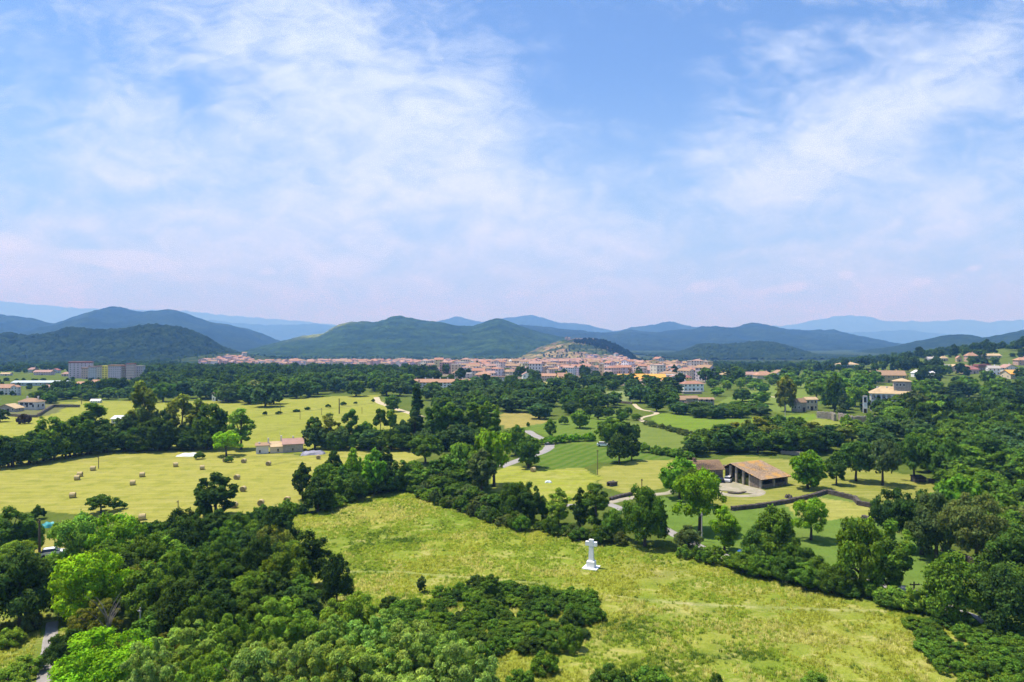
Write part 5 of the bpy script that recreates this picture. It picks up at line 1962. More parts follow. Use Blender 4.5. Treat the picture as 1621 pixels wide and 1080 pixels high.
def tree_at(x, y, w, h, shape, colr, label, group=None, name=None, fn=H, lod=None, sink=0):
    d = math.hypot(x, y)
    if lod is None:
        lod = 'fine' if d < 92 else 'near' if d < 150 else 'mid' if d < 360 else 'far'
    var = tr_rng.randrange(3 if lod in ('mid', 'far') else 2)
    cm, tm, Wd, Ht = proto(shape, lod, var)
    name = name or ('dark_broadleaf_tree' if shape == 'round' and colr in (DK, BL) else NAMES[shape])  # same round broadleaf form; the separate name follows the dark leaf colour only
    loc = (x, y, hz_(x, y, fn) - sink)
    o = empty(name, loc, tr_rng.uniform(0, 6.28))
    cat = 'shrub' if shape == 'bush' else 'tree'
    tag(o, label, cat, group)
    o.scale = (w / Wd, w / Wd, h / Ht)
    c = link('crown', cm, o)
    c.color = vary(colr)
    if not (shape == 'bush' and d > 150):
        link('trunk', tm, o)
    TREES.append((x, y, w, h))
    return o


def T(px, base, w, h, shape, colr, label, group=None, lod=None):
    """A tree standing on the ground point seen at (px, base), w x h photo pixels."""
    p = G(px, base)
    s = p.y / FPX
    return tree_at(p.x, p.y, w * s, h * s, shape, colr, label, group, lod=lod)


def poly_pts(poly, n, gap, seed, fn=H, tries=60, avoid=.0):
    """Random well spaced ground points inside a photo polygon."""
    r = random.Random(seed)
    W_ = [G(*p, fn) for p in poly]
    xs_ = [p.x for p in W_]
    ys_ = [p.y for p in W_]
    pl = [(p.x, p.y) for p in W_]
    out = []
    t = 0
    while len(out) < n and t < n * tries:
        t += 1
        x, y = r.uniform(min(xs_), max(xs_)), r.uniform(min(ys_), max(ys_))
        if not inside(np.array([x]), np.array([y]), pl)[0]:
            continue
        if any((x - a) ** 2 + (y - b) ** 2 < gap * gap for a, b in out):
            continue
        if any((x - a) ** 2 + (y - b) ** 2 < (c_ + 1) ** 2 for a, b, c_ in BUILT):
            continue
        if avoid and any((x - a) ** 2 + (y - b) ** 2 < (avoid * (w_ + gap) * .5) ** 2 for a, b, w_, h_ in TREES):
            continue
        out.append((x, y))
    return out


def fill(poly, n, gap, w, h, mixl, label, group, seed, avoid=.7, fn=H):
    r = random.Random(seed + 5)
    for x, y in poly_pts(poly, n, gap, seed, fn, avoid=avoid):
        shape, c = r.choice(mixl)
        ww = r.uniform(*w)
        tree_at(x, y, ww, r.uniform(*h) * (.75 + .25 * ww / w[1]), shape, c, label, group, fn=fn)


def along(pts, n, w, h, mixl, label, group, seed, jit=.8):
    """Trees or bushes in a row along photo ground points."""
    r = random.Random(seed)
    P_ = [G(*p) for p in pts]
    seg = [(a - b).length for a, b in zip(P_, P_[1:])]
    tot = sum(seg)
    for i in range(n):
        u = (i + .5 + r.uniform(-.3, .3)) / n * tot
        k = 0
        while k < len(seg) - 1 and u > seg[k]:
            u -= seg[k]
            k += 1
        p = P_[k].lerp(P_[k + 1], min(u / seg[k], 1))
        shape, c = r.choice(mixl)
        tree_at(p.x + r.uniform(-jit, jit), p.y + r.uniform(-jit, jit), r.uniform(*w), r.uniform(*h), shape, c, label, group)


# ---------------- landmark trees, one by one
T(341, 818, 62, 68, 'oval', DK, "tall dark tree standing alone in front of the hay field")
T(322, 820, 26, 24, 'bush', DG, "low dark bush at the left foot of the lone dark tree")
T(160, 812, 46, 28, 'broad', DG, "small spreading tree on the hay field's near edge", None)
T(61, 822, 22, 21, 'bush', DK, "round dark bush beside the teal tarpaulin")
T(190, 806, 20, 14, 'bush', DG, "low bush right of the small spreading tree by the hay field")
T(14, 886, 66, 82, 'oval', DG, "tall dark green tree at the left edge above the garden path")
T(42, 882, 52, 62, 'dome', MG, "mid green round tree right of the tall left edge tree")
T(26, 902, 60, 44, 'broad', LG, "lower light green tree beside the garden path")
T(32, 992, 98, 122, 'dome', DK, "large dark tree in front of the left garden path")
T(-30, 1000, 80, 110, 'round', DG, "dark tree cut by the left edge of the frame")
T(142, 1000, 112, 126, 'broad', BG, "bright lime domed tree in the left wood")
T(122, 915, 84, 100, 'broad', LG, "light green spreading tree above the teal tarpaulin")
T(178, 912, 88, 96, 'broad', (.085, .165, .016), "lime tinted spreading tree at the wood's upper edge")
T(160, 945, 84, 84, 'round', MG, "mid green tree behind the bright lime domed tree")
T(163, 1128, 160, 122, 'broad', BG, "bright lime tree low in the left corner by the lane", lod='fine')
T(106, 1062, 66, 64, 'round', DK, "dark bushy tree between lane and bright lime tree")
T(150, 1030, 74, 76, 'feather', OL, "olive coloured scrubby tree below the dead branches")
T(132, 1092, 50, 50, 'bush', DG, "dark bush overhanging the paved lane")

T(229, 710, 46, 105, 'tall', OL, "tallest poplar of the left tree belt")
T(289, 708, 48, 82, 'tall', OL, "second tall poplar of the left tree belt, right of the tallest")
T(262, 708, 30, 60, 'oval', BL, "dark slim tree between the two tall poplars")
T(334, 711, 56, 70, 'dome', DG, "dense dark green tree at the right of the left belt")
T(318, 706, 36, 74, 'tall', OL, "olive poplar behind the dense dark tree")
T(382, 712, 42, 64, 'tall', LG, "light open poplar at the right end of the left belt")
T(358, 722, 44, 38, 'broad', BG, "bright lime small tree at the right end of the left belt")
T(143, 710, 52, 72, 'tall', DG, "dark poplar in the middle of the left belt")
T(204, 712, 50, 55, 'round', BL, "dark bluish tree below the tallest poplar")
T(250, 714, 54, 52, 'round', DK, "dark round tree under the second poplar")
T(165, 716, 58, 44, 'round', DK, "dark low tree in the left belt's middle")
T(118, 722, 56, 62, 'round', DG, "deep green tree left of the dark poplar")
T(80, 728, 60, 66, 'dome', MG, "mid green broad tree near the belt's left end")
T(47, 734, 52, 50, 'oval', DG, "dark tree near the left end of the belt")
T(14, 740, 50, 48, 'round', DK, "dark tree at the far left end of the belt")
T(-25, 742, 60, 60, 'round', DG, "dark tree beyond the left frame edge")
T(0, 668, 24, 20, 'round', DK, "dark tree below the villa at the left edge")
T(38, 671, 20, 16, 'bush', PU, "purple leaved bush below the white villa")
T(316, 727, 17, 12, 'bush', DG, "dark bush beside the white sheeting on the hay field")
T(362, 732, 14, 10, 'bush', MG, "small bush left of the stone farm ruin")

T(498, 710, 28, 50, 'tall', DG, "slim tree at the left end of the middle row")
T(524, 709, 34, 54, 'tall', OL, "open poplar second in the middle row")
T(554, 709, 30, 60, 'tall', DG, "taller dark poplar third in the middle row")
T(538, 712, 40, 34, 'round', BL, "low bluish tree under the middle row poplars")
T(581, 706, 32, 38, 'round', MG, "rounded green tree in the middle row's gap")
T(602, 708, 22, 60, 'tall', DG, "left one of the twin slim poplars in the middle row")
T(618, 708, 22, 58, 'tall', MG, "right one of the twin slim poplars in the middle row")
T(636, 710, 34, 44, 'round', BL, "dark tree left of the tall cypress")
T(661, 696, 22, 84, 'column', DK, "tall dark cypress rising above the middle trees")
T(656, 706, 46, 56, 'cone', BL, "broad dark conifer at the foot of the tall cypress")
T(690, 708, 46, 66, 'oval', DG, "first tall tree right of the cypress")
T(716, 706, 46, 68, 'tall', MG, "second tall tree right of the cypress")
T(743, 705, 48, 68, 'tall', DG, "third tall tree right of the cypress")
T(771, 706, 48, 68, 'oval', MG, "rightmost tall tree of the cypress group")
T(727, 712, 50, 40, 'round', BL, "dark low tree under the cypress group")

T(673, 734, 54, 44, 'broad', DG, "dark domed tree by the hay field's right corner")
T(708, 765, 50, 46, 'dome', DK, "dark round tree left of the big pale domed tree")
T(730, 770, 54, 68, 'broad', LG, "pale green domed tree in the centre hedge")
T(782, 770, 66, 88, 'broad', (.085, .165, .018), "largest bright crowned tree of the centre hedge")
T(762, 778, 46, 66, 'oval', GR, "grey green tree before the largest bright crown")
T(816, 722, 34, 48, 'round', MG, "mid green tree behind the centre hedge")
T(836, 741, 44, 50, 'round', DG, "dark round tree beside the striped mown field")
T(871, 692, 22, 28, 'oval', MG, "small upright tree beside the valley road bend")
T(980, 733, 40, 46, 'dome', DK, "front dark round tree of the pair on the crop field")
T(1000, 729, 27, 42, 'oval', DK, "slim right tree of the dark pair on the crop field")
T(966, 704, 46, 42, 'round', MG, "mid green round tree behind the dark pair")
T(990, 704, 28, 36, 'round', DK, "dark tree behind and between the dark pair")
T(1004, 702, 22, 30, 'round', DG, "small dark tree at the right behind the dark pair")

T(479, 792, 34, 58, 'oval', DK, "dark upright tree at the hedge corner of the hay field")
T(503, 810, 48, 54, 'dome', DK, "dark round tree at the meadow's upper left corner")
T(516, 780, 40, 46, 'broad', MG, "mid green tree above the meadow corner")
T(528, 792, 36, 40, 'dome', MG, "mid green round tree in the corner group")
T(527, 772, 34, 58, 'oval', DK, "dark tree behind the corner group")
T(560, 776, 30, 66, 'oval', (.080, .165, .016), "bright upright tree in the meadow corner group")
T(592, 784, 40, 72, 'oval', (.070, .145, .016), "tall bright green tree right in the corner group")
T(563, 792, 38, 44, 'dome', DG, "dark round tree in front of the bright upright tree")
T(600, 780, 50, 48, 'dome', BL, "bluish round tree at the right of the corner group")
T(634, 776, 40, 46, 'dome', DG, "dark tree closing the corner group on the right")
T(610, 750, 30, 40, 'oval', DK, "dark tree top behind the corner group")
T(655, 772, 34, 42, 'broad', MG, "spreading green tree right of the corner group")

T(815, 824, 46, 60, 'dome', DG, "dark round tree left in the row above the meadow")
T(838, 828, 38, 64, 'oval', DK, "dark tall tree second in the row above the meadow")
T(884, 832, 38, 58, 'oval', LG, "light green feathery tree third in the row above the meadow")
T(918, 840, 30, 66, 'oval', DK, "dark narrow tree fourth in the row above the meadow")
T(944, 845, 50, 78, 'tall', DG, "tallest open tree of the row above the meadow")
T(972, 852, 40, 44, 'dome', MG, "low mid green tree left of the dense dome tree")
T(1021, 864, 70, 92, 'dome', (.040, .085, .016), "dense dome shaped dark tree right of the white cross")
T(858, 826, 30, 40, 'round', DG, "low dark tree in the row above the meadow")

T(1108, 842, 88, 98, 'broad', (.070, .150, .013), "big bright green tree standing in front of the farmhouse")
T(1076, 790, 58, 64, 'round', (.060, .130, .014), "bright green tree hiding the farmhouse's left end")
T(1100, 800, 50, 58, 'round', DG, "darker tree behind the big bright tree")
T(1147, 872, 44, 70, 'oval', (.075, .150, .016), "slim light tree beside the country road")
T(1090, 876, 44, 44, 'round', GR, "grey green scrubby tree by the road before the big tree")
T(1278, 774, 56, 60, 'round', (.068, .145, .015), "bright round tree casting shade on the stone wall")
T(1284, 855, 60, 66, 'broad', (.072, .150, .015), "bright spreading tree alone on the paddock")
T(1228, 896, 66, 92, 'dome', MG, "tall light tree left of the paddock tree")
T(1205, 895, 56, 62, 'dome', DG, "dark lower tree at the road left of the tall light tree")
T(1362, 938, 72, 118, 'dome', (.055, .105, .016), "tall tree right by the road with light top")
T(1410, 938, 74, 112, 'oval', MG, "second tall tree right by the road, next to the light topped one")
T(1324, 768, 32, 52, 'oval', DG, "slim tree on the lawn right of the bright round tree")
T(1355, 762, 56, 62, 'broad', DG, "broad dark tree with round shadow on the lawn")
T(1397, 768, 56, 72, 'broad', GR, "grey green spreading tree on the lawn")
T(1447, 762, 50, 74, 'broad', DG, "dark tree with leaning trunk on the lawn's right side")
T(1493, 770, 60, 74, 'broad', DG, "dark spreading tree at the right end of the lawn")
T(1415, 868, 70, 92, 'broad', DK, "dark spreading tree in front of the lawn wall")
T(1459, 878, 72, 98, 'round', DK, "very dark tree leaning over the paddock corner")
T(1482, 890, 80, 110, 'round', GR, "dark greyish tree at the right by the paddock")
T(1546, 912, 96, 128, 'broad', GR, "largest greyish tree at the right edge wood")
T(1520, 850, 66, 96, 'round', (.055, .115, .016), "bright green crown within the right wood")
T(1604, 935, 96, 100, 'dome', DG, "dark green tree at the right edge above the scrub")
T(1512, 985, 92, 108, 'dome', MG, "mid green round tree where the country road ends")
T(1590, 1000, 90, 104, 'dome', DK, "dark tree at the right edge beside the road end")
T(1660, 990, 100, 110, 'round', DG, "dark tree beyond the right frame edge")
T(1243, 652, 32, 56, 'oval', OL, "olive green tree left of the house with the arched doors")
T(1336, 654, 20, 40, 'cone', GR, "grey green conifer behind the retaining wall")
T(1344, 649, 20, 30, 'round', BG, "bright small tree above the retaining wall")
T(1365, 652, 8, 22, 'column', DK, "little dark cypress left of the arcaded villa")
T(1390, 650, 40, 24, 'broad', DK, "dark dense tree in front of the villa arcade")
T(1321, 652, 30, 60, 'round', DG, "deep green tree left of the bright small tree")
T(1377, 676, 14, 22, 'oval', MG, "small upright tree below the retaining wall")
T(1340, 676, 18, 20, 'bush', MG, "small bush in the field below the retaining wall")
T(1412, 590, 8, 25, 'column', DK, "thin dark cypress on the ridge skyline")
T(1559, 580, 14, 22, 'cone', BL, "bluish fir among the ridge houses")
T(1484, 592, 8, 14, 'cone', BL, "small bluish fir beside the white marquee")
T(861, 664, 20, 22, 'round', DK, "dark round bush tree beside the tan field")
T(836, 676, 6, 8, 'bush', DG, "tiny lone bush on the tan field")
T(947, 664, 18, 22, 'round', DK, "dark round tree on the green slope, right of its twin")
T(929, 662, 16, 18, 'round', DK, "dark round tree on the green slope, left of its twin")
T(918, 678, 30, 28, 'round', MG, "mid green tree on the green slope")
T(892, 672, 16, 14, 'bush', MG, "small bush on the green slope")

T(1394, 657, 30, 23, 'broad', DK, "dark spreading tree hiding the villa arcade's middle")
T(1424, 662, 46, 36, 'round', DG, "green tree hiding the villa's lower right part")
T(1447, 664, 44, 46, 'round', GR, "grey green tree at the villa's right corner")
along([(10, 742), (60, 732), (120, 722), (200, 715), (280, 711), (345, 711)], 24, (8, 12), (6, 9), [('dome', DG), ('round', DK), ('round', BL), ('oval', DK)],
      "dense lower tree of the left belt", "dense lower trees of the left belt", 11, 2)
along([(492, 711), (560, 712), (640, 712), (720, 712), (795, 710)], 20, (7, 11), (5, 8), [('dome', DG), ('round', DK), ('round', BL)],
      "lower tree under the middle row", "lower trees under the middle row", 12, 2)
along([(520, 775), (570, 783), (640, 775), (700, 770), (770, 778)], 14, (6, 9), (4.5, 7), [('dome', DG), ('round', DK), ('round', MG)],
      "lower tree filling the centre hedge", "lower trees filling the centre hedge", 13, 2)
# dead branches in the left wood
p = G(170, 1045)
b_ = MB()
rr = random.Random(4)
b_.tube([(0, 0, -.3), (0, 0, 3.2), (.2, 0, 5.4)], [.14, .10, .05], 6)
for i in range(12):
    a = rr.uniform(0, 6.28)
    l = rr.uniform(1.4, 3.0)
    z = rr.uniform(3.2, 5.6)
    q1 = Vector((math.cos(a) * l * .45, math.sin(a) * l * .45, z + l * .7))
    q2 = Vector((math.cos(a) * l, math.sin(a) * l, z + l * 1.3))
    b_.tube([(0, 0, z - .3), q1, q2], [.07, .04, .015], 5)
dt = b_.obj('dead_tree', M['bark_pale'], None, tuple(p))
tag(dt, "bare dead tree with pale branches in the left wood", "tree")

# ---------------- foreground wood at the lower left
fill([(200, 900), (260, 880), (340, 862), (440, 872), (480, 905), (545, 950), (530, 1000), (430, 1045), (300, 1050), (215, 1000), (190, 940)], 46, 3.6, (4.6, 7.5), (5.0, 9.2),
     [('dome', DK), ('round', DG), ('oval', DK), ('round', MG), ('oval', DG), ('broad', OL), ('round', (.05, .085, .016)), ('oval', MG)],
     "dark leafy tree within the dense wood left of the meadow", "trees of the dense wood left of the meadow", 21, .5)
fill([(85, 935), (200, 930), (215, 1010), (280, 1060), (230, 1090), (100, 1040)], 9, 3.5, (3.5, 5.5), (3.5, 5.5),
     [('round', DK), ('round', MG), ('feather', OL)], "low scrubby tree near the lane's edge", "scrubby trees by the lane", 22, .6)
fill([(225, 1140), (330, 1095), (480, 1060), (560, 1055), (700, 1085), (760, 1150), (700, 1230), (400, 1260), (230, 1240)], 24, 3.1, (5.5, 8.0), (7.6, 9.6),
     [('feather', PF), ('feather', (.11, .18, .055)), ('feather', (.13, .20, .075)), ('feather', LG)],
     "light feathery tree in the nearest canopy at the bottom", "light feathery trees at the bottom of the view", 23, .25)
fill([(600, 1090), (700, 1080), (790, 1120), (760, 1180), (600, 1180)], 7, 3, (4.5, 6), (4.6, 6.2), [('feather', LG), ('feather', (.07, .13, .03))],
     "deeper green feathery tree at the bottom centre", "deeper green feathery trees at the bottom centre", 24, .3)
# bushes along the upper edge of that wood and of the meadow
along([(205, 845), (260, 852), (330, 842), (400, 832), (440, 820), (480, 812), (540, 802), (570, 790)], 26, (3.2, 5), (1.8, 3.4), [('bush', DG), ('bush', MG), ('bush', DK)],
      "leafy hedge bush along the meadow's upper left edge", "hedge bushes along the meadow's upper left edge", 31, 1.4)
along([(620, 776), (660, 780), (700, 798), (740, 812), (780, 826), (830, 838), (880, 846), (930, 856), (985, 866)], 30, (3.2, 5.0), (2.0, 3.6), [('bush', GR), ('bush', DG), ('bush', MG), ('bush', GR)],
      "scrubby hedge bush along the meadow's upper right edge", "hedge bushes along the meadow's upper right edge", 32, 1.2)
along([(660, 770), (700, 785), (750, 800), (800, 812)], 10, (4.5, 6.5), (3.5, 5.0), [('round', GR), ('round', DG)],
      "grey green tree crowding the hedge above the meadow", "grey green trees crowding the hedge", 33, 1.5)
along([(1085, 880), (1170, 900), (1230, 915), (1300, 930), (1360, 945), (1430, 962), (1480, 975)], 24, (2.8, 4.6), (1.6, 3.4), [('bush', DG), ('bush', MG), ('bush', LG)],
      "roadside bush at the lower right edge of the meadow", "bushes between meadow and country road", 34, 1.2)
fill([(1160, 892), (1260, 905), (1340, 930), (1330, 945), (1230, 925), (1160, 905)], 10, 2.6, (3.4, 5), (3.2, 5), [('dome', DG), ('round', MG), ('dome', MG)],
     "small leafy tree in the roadside hedge", "small trees of the roadside hedge", 35, .4)
# the thicket before the meadow and scrub patches
fill([(615, 960), (700, 945), (760, 925), (830, 935), (950, 955), (950, 982), (885, 1028), (810, 1048), (720, 1060), (610, 1005)], 90, 1.5, (2.5, 4.2), (1.1, 2.3),
     [('bush', DG), ('bush', MG), ('bush', DK), ('bush', DG), ('bush', MG)], "dense green bush of the thicket below the cross", "bushes of the thicket below the cross", 41, .3)
T(668, 938, 16, 26, 'oval', GR, "small upright bush at the thicket's top edge")
T(778, 950, 34, 40, 'oval', DG, "taller dark shrub rising from the thicket")
T(905, 1030, 42, 40, 'bush', MG, "separate round bush right of the thicket")
T(862, 1066, 46, 30, 'bush', MG, "green bush at the bottom right of the thicket")
T(965, 1092, 60, 34, 'bush', DG, "deep green bush at the bottom edge, right of centre")
T(1035, 1094, 66, 34, 'bush', MG, "wide green bush at the bottom edge")
T(1133, 1084, 22, 18, 'bush', DG, "little dark bush at the bottom edge on the grass")
T(1290, 1088, 44, 22, 'bush', LG, "light bush at the bottom edge on the grass")
T(825, 1095, 50, 34, 'bush', MG, "green bush left of the other bottom bushes")
fill([(1450, 985), (1520, 992), (1640, 1010), (1720, 1060), (1700, 1130), (1560, 1110), (1470, 1050)], 44, 1.9, (2.6, 4.2), (1.1, 2.3), [('bush', DG), ('bush', MG), ('bush', MG)],
     "scrub bush in the lower right corner", "scrub bushes in the lower right corner", 42, .3)
T(18, 1022, 44, 26, 'bush', LG, "light green bush on the verge, upper one at the left edge")
T(50, 1000, 30, 34, 'bush', GR, "grey green bush standing between verge and lane")
T(45, 1068, 54, 30, 'bush', LG, "light green bush on the verge beside the lane")
T(12, 1092, 60, 34, 'bush', (.10, .17, .03), "bright bush on the verge in the very corner")
T(1256, 868, 24, 20, 'bush', DG, "round bush at the foot of the tall light tree")

# ---------------- right hand wood
RW = [('dome', DG), ('round', MG), ('broad', DG), ('oval', DG), ('broad', MG), ('round', BL)]
fill([(1160, 705), (1250, 700), (1330, 705), (1330, 716), (1250, 722), (1150, 718)], 16, 7, (9, 13), (7.5, 10.5), [('dome', DK), ('round', DG), ('round', DG), ('oval', OL)],
     "dark tree in the belt behind the barn", "trees of the belt behind the barn", 51, .4)
fill([(1085, 716), (1150, 700), (1230, 694), (1250, 702), (1170, 716), (1100, 722)], 12, 5, (6.5, 9), (5, 7.5), [('dome', DG), ('round', MG), ('oval', DK)],
     "dark tree left end of the belt behind the barn", "trees at the left end of the barn belt", 52, .4)
fill([(1330, 700), (1420, 695), (1500, 700), (1640, 700), (1720, 760), (1640, 800), (1510, 775), (1420, 735), (1340, 722)], 46, 6, (8.5, 12.5), (7.5, 10.5), RW,
     "green tree in the wood right of the lawn", "trees of the wood right of the lawn", 53, .35)
fill([(1500, 800), (1560, 790), (1720, 800), (1750, 950), (1640, 925), (1560, 880), (1500, 845)], 26, 5, (7.5, 11), (7.5, 10), [('round', DG), ('broad', MG), ('round', MG), ('broad', GR)],
     "green tree in the wood at the right edge", "trees of the right edge wood", 54, .35)
fill([(1385, 668), (1500, 668), (1640, 668), (1680, 700), (1500, 698), (1400, 692)], 26, 7, (9, 13), (8, 11), [('round', MG), ('broad', LG), ('round', DG), ('broad', DG)],
     "tree in the slope wood below the arcaded villa", "trees of the slope wood below the villa", 55, .35)
fill([(1420, 630), (1520, 625), (1680, 625), (1690, 665), (1560, 660), (1420, 655)], 28, 10, (12, 17), (10, 14), [('round', DG), ('broad', DG), ('round', MG), ('cone', BL), ('round', DK)],
     "large dark tree in the wood right of the villa", "large trees right of the villa", 56, .35)
fill([(1280, 618), (1370, 615), (1380, 640), (1360, 648), (1310, 652), (1285, 648)], 12, 10, (13, 18), (12, 16), [('dome', DG), ('round', MG), ('broad', MG)],
     "large tree in the grove left of the villa", "large trees of the grove left of the villa", 57, .3)
fill([(1225, 606), (1300, 600), (1370, 600), (1400, 614), (1280, 620), (1230, 612)], 16, 12, (13, 18), (10, 14), [('dome', DG), ('round', MG), ('dome', MG)],
     "tree behind the grove below the ridge", "trees behind the grove below the ridge", 58, .3)

# ---------------- middle distance woods
fill([(800, 640), (870, 632), (940, 634), (990, 640), (960, 652), (880, 660), (815, 668), (795, 655)], 26, 8, (9, 14), (7.5, 11), [('round', DK), ('round', BL), ('round', DG)],
     "dark round tree in the central grove", "dark round trees of the central grove", 61, .3)
fill([(690, 645), (760, 638), (810, 632), (800, 655), (760, 660), (700, 658)], 16, 9, (10, 14), (8, 11), [('dome', BL), ('round', DG), ('round', DK)],
     "bluish dark tree behind the cypress group", "dark trees behind the cypress group", 62, .3)
fill([(660, 620), (760, 615), (850, 618), (880, 632), (800, 632), (690, 640)], 22, 11, (11, 16), (9, 12), [('round', BL), ('round', DK)],
     "dark tree in front of the long red roofed block", "dark trees in front of the long red roofed block", 63, .3)
fill([(870, 612), (960, 606), (1060, 612), (1070, 640), (1020, 640), (960, 625), (880, 630)], 28, 10, (10, 15), (8, 12), [('dome', BL), ('round', DG), ('oval', DK)],
     "dark tree between the town and the white pavilion", "dark trees between town and pavilion", 64, .3)
fill([(1030, 640), (1065, 628), (1075, 640), (1060, 656), (1035, 652)], 8, 7, (8, 11), (8, 11), [('round', DG), ('oval', DK)],
     "tree beside the old stone farmstead", "trees beside the old stone farmstead", 65, .3)
fill([(1065, 654), (1120, 652), (1200, 648), (1210, 660), (1150, 664), (1075, 660)], 26, 4.5, (7, 11), (4.5, 7), [('round', DG), ('round', BL)],
     "tree of the dark belt below the stone farmstead", "trees of the dark belt below the stone farmstead", 66, .2)
fill([(1120, 615), (1160, 604), (1230, 600), (1240, 640), (1180, 648), (1130, 640)], 15, 9, (8, 13), (5.5, 9), [('dome', DG), ('round', MG), ('round', LG)],
     "tree on the terraces between the houses", "trees on the terraces between the houses", 67, .3)
fill([(1090, 606), (1130, 600), (1170, 598), (1170, 606), (1110, 612)], 8, 12, (12, 15), (10, 15), [('round', DG), ('cone', DK)],
     "dark tree beside the beige roofed school", "dark trees beside the beige roofed school", 68, .3)
along([(862, 704), (900, 699), (940, 698)], 9, (4.2, 5.2), (2.6, 3.4), [('bush', (.07, .15, .014))], "bright clipped hedge bush along the valley road", "bright hedge bushes along the valley road", 71, .5)
along([(1020, 716), (1060, 722), (1095, 728)], 8, (4.0, 5.4), (2.4, 3.4), [('bush', MG)], "low bush between crop field and vineyard", "low bushes between crop field and vineyard", 72, .8)
along([(1020, 672), (1050, 680), (1090, 690), (1100, 694)], 9, (3.5, 5), (1.6, 2.6), [('bush', GR)], "grey green bush beside the winding track", "bushes beside the winding track", 73, .8)
along([(400, 660), (412, 658), (440, 656), (470, 652), (478, 650), (596, 636)], 8, (2.2, 4.2), (1.3, 2.2), [('bush', DK)], "dark bush on the field boundary line", "dark bushes on the field boundary line", 74, .3)
fill([(960, 672), (1010, 668), (1010, 650), (940, 660)], 7, 6, (4, 7), (3, 5), [('round', MG), ('round', DG)], "small tree scattered on the green slope", "small trees scattered on the green slope", 75, .6)
fill([(1180, 700), (1240, 690), (1275, 690), (1275, 700), (1200, 710)], 6, 6, (8, 11), (7, 10), [('round', DK), ('round', DG)], "dark tree behind the belt near the barn", "dark trees right behind the barn belt", 76, .2)

# ---------------- wood edge behind the left fields
fill([(55, 640), (150, 638), (225, 637), (225, 626), (60, 628)], 20, 8, (8, 12), (5.5, 8), [('dome', BL), ('round', DG)],
     "dark tree at the wood edge below the warehouse", "trees of the wood edge below the warehouse", 83, .3)
fill([(225, 638), (330, 636), (400, 640), (440, 640), (430, 626), (225, 620)], 28, 9, (11, 16), (9, 13), [('dome', BL), ('round', DG), ('round', DK), ('oval', BL)],
     "dark tree at the wood edge behind the left fields", "trees of the wood edge behind the left fields", 81, .3)
fill([(440, 632), (540, 629), (655, 629), (650, 612), (540, 610), (430, 615)], 40, 10, (11, 16), (10, 14), [('dome', BL), ('round', DG), ('oval', DG)],
     "tree at the dark wood edge left of the pale road", "trees of the dark wood edge left of the pale road", 82, .3)
T(420, 644, 44, 40, 'dome', BL, "big dark rounded tree standing out from the wood edge")
T(400, 638, 26, 36, 'round', (.09, .12, .07), "silvery tree at the wood edge")
T(622, 652, 26, 26, 'round', DG, "tree beside the pale field road")


# ------------------------------------------------------------------ masses nobody could count: far woods, ridge wood, meadow grass
def scatter(name, label, pts, scl, rot, idx, protos, sclz=None, cat='wood'):
    pc = bpy.data.collections.new(name + '_forms')
    for i, pm in enumerate(protos):
        po = bpy.data.objects.new('%s_form_%02d' % (name, i), pm)
        pc.objects.link(po)
    me = bpy.data.meshes.new(name)
    me.vertices.add(len(pts))
    me.vertices.foreach_set('co', np.asarray(pts, np.float32).ravel())
    a = me.attributes.new('scl', 'FLOAT_VECTOR', 'POINT')
    sclz = scl if sclz is None else sclz
    a.data.foreach_set('vector', np.stack([scl, scl, sclz], 1).astype(np.float32).ravel())
    a = me.attributes.new('rot', 'FLOAT_VECTOR', 'POINT')
    a.data.foreach_set('vector', np.stack([rot * 0, rot * 0, rot], 1).astype(np.float32).ravel())
    a = me.attributes.new('idx', 'INT', 'POINT')
    a.data.foreach_set('value', np.asarray(idx, np.int32))
    o = link(name, me)
    tag(o, label, cat, None, 'stuff')
    ng = bpy.data.node_groups.new(name + '_nodes', 'GeometryNodeTree')
    ng.interface.new_socket('Geometry', in_out='INPUT', socket_type='NodeSocketGeometry')
    ng.interface.new_socket('Geometry', in_out='OUTPUT', socket_type='NodeSocketGeometry')
    gi = ng.nodes.new('NodeGroupInput')
    go = ng.nodes.new('NodeGroupOutput')
    ip = ng.nodes.new('GeometryNodeInstanceOnPoints')
    ci = ng.nodes.new('GeometryNodeCollectionInfo')
    ci.inputs['Collection'].default_value = pc
    ci.inputs['Separate Children'].default_value = True
    ci.inputs['Reset Children'].default_value = True

    def attr(n, typ):
        nd = ng.nodes.new('GeometryNodeInputNamedAttribute')
        nd.data_type = typ
        nd.inputs['Name'].default_value = n
        return nd.outputs['Attribute']
    er = ng.nodes.new('FunctionNodeEulerToRotation')
    ng.links.new(attr('rot', 'FLOAT_VECTOR'), er.inputs[0])
    ng.links.new(gi.outputs[0], ip.inputs['Points'])
    ng.links.new(ci.outputs[0], ip.inputs['Instance'])
    ip.inputs['Pick Instance'].default_value = True
    ng.links.new(attr('idx', 'INT'), ip.inputs['Instance Index'])
    ng.links.new(er.outputs[0], ip.inputs['Rotation'])
    ng.links.new(attr('scl', 'FLOAT_VECTOR'), ip.inputs['Scale'])
    ng.links.new(ip.outputs[0], go.inputs[0])
    md = o.modifiers.new('scatter', 'NODES')
    md.node_group = ng
    return o


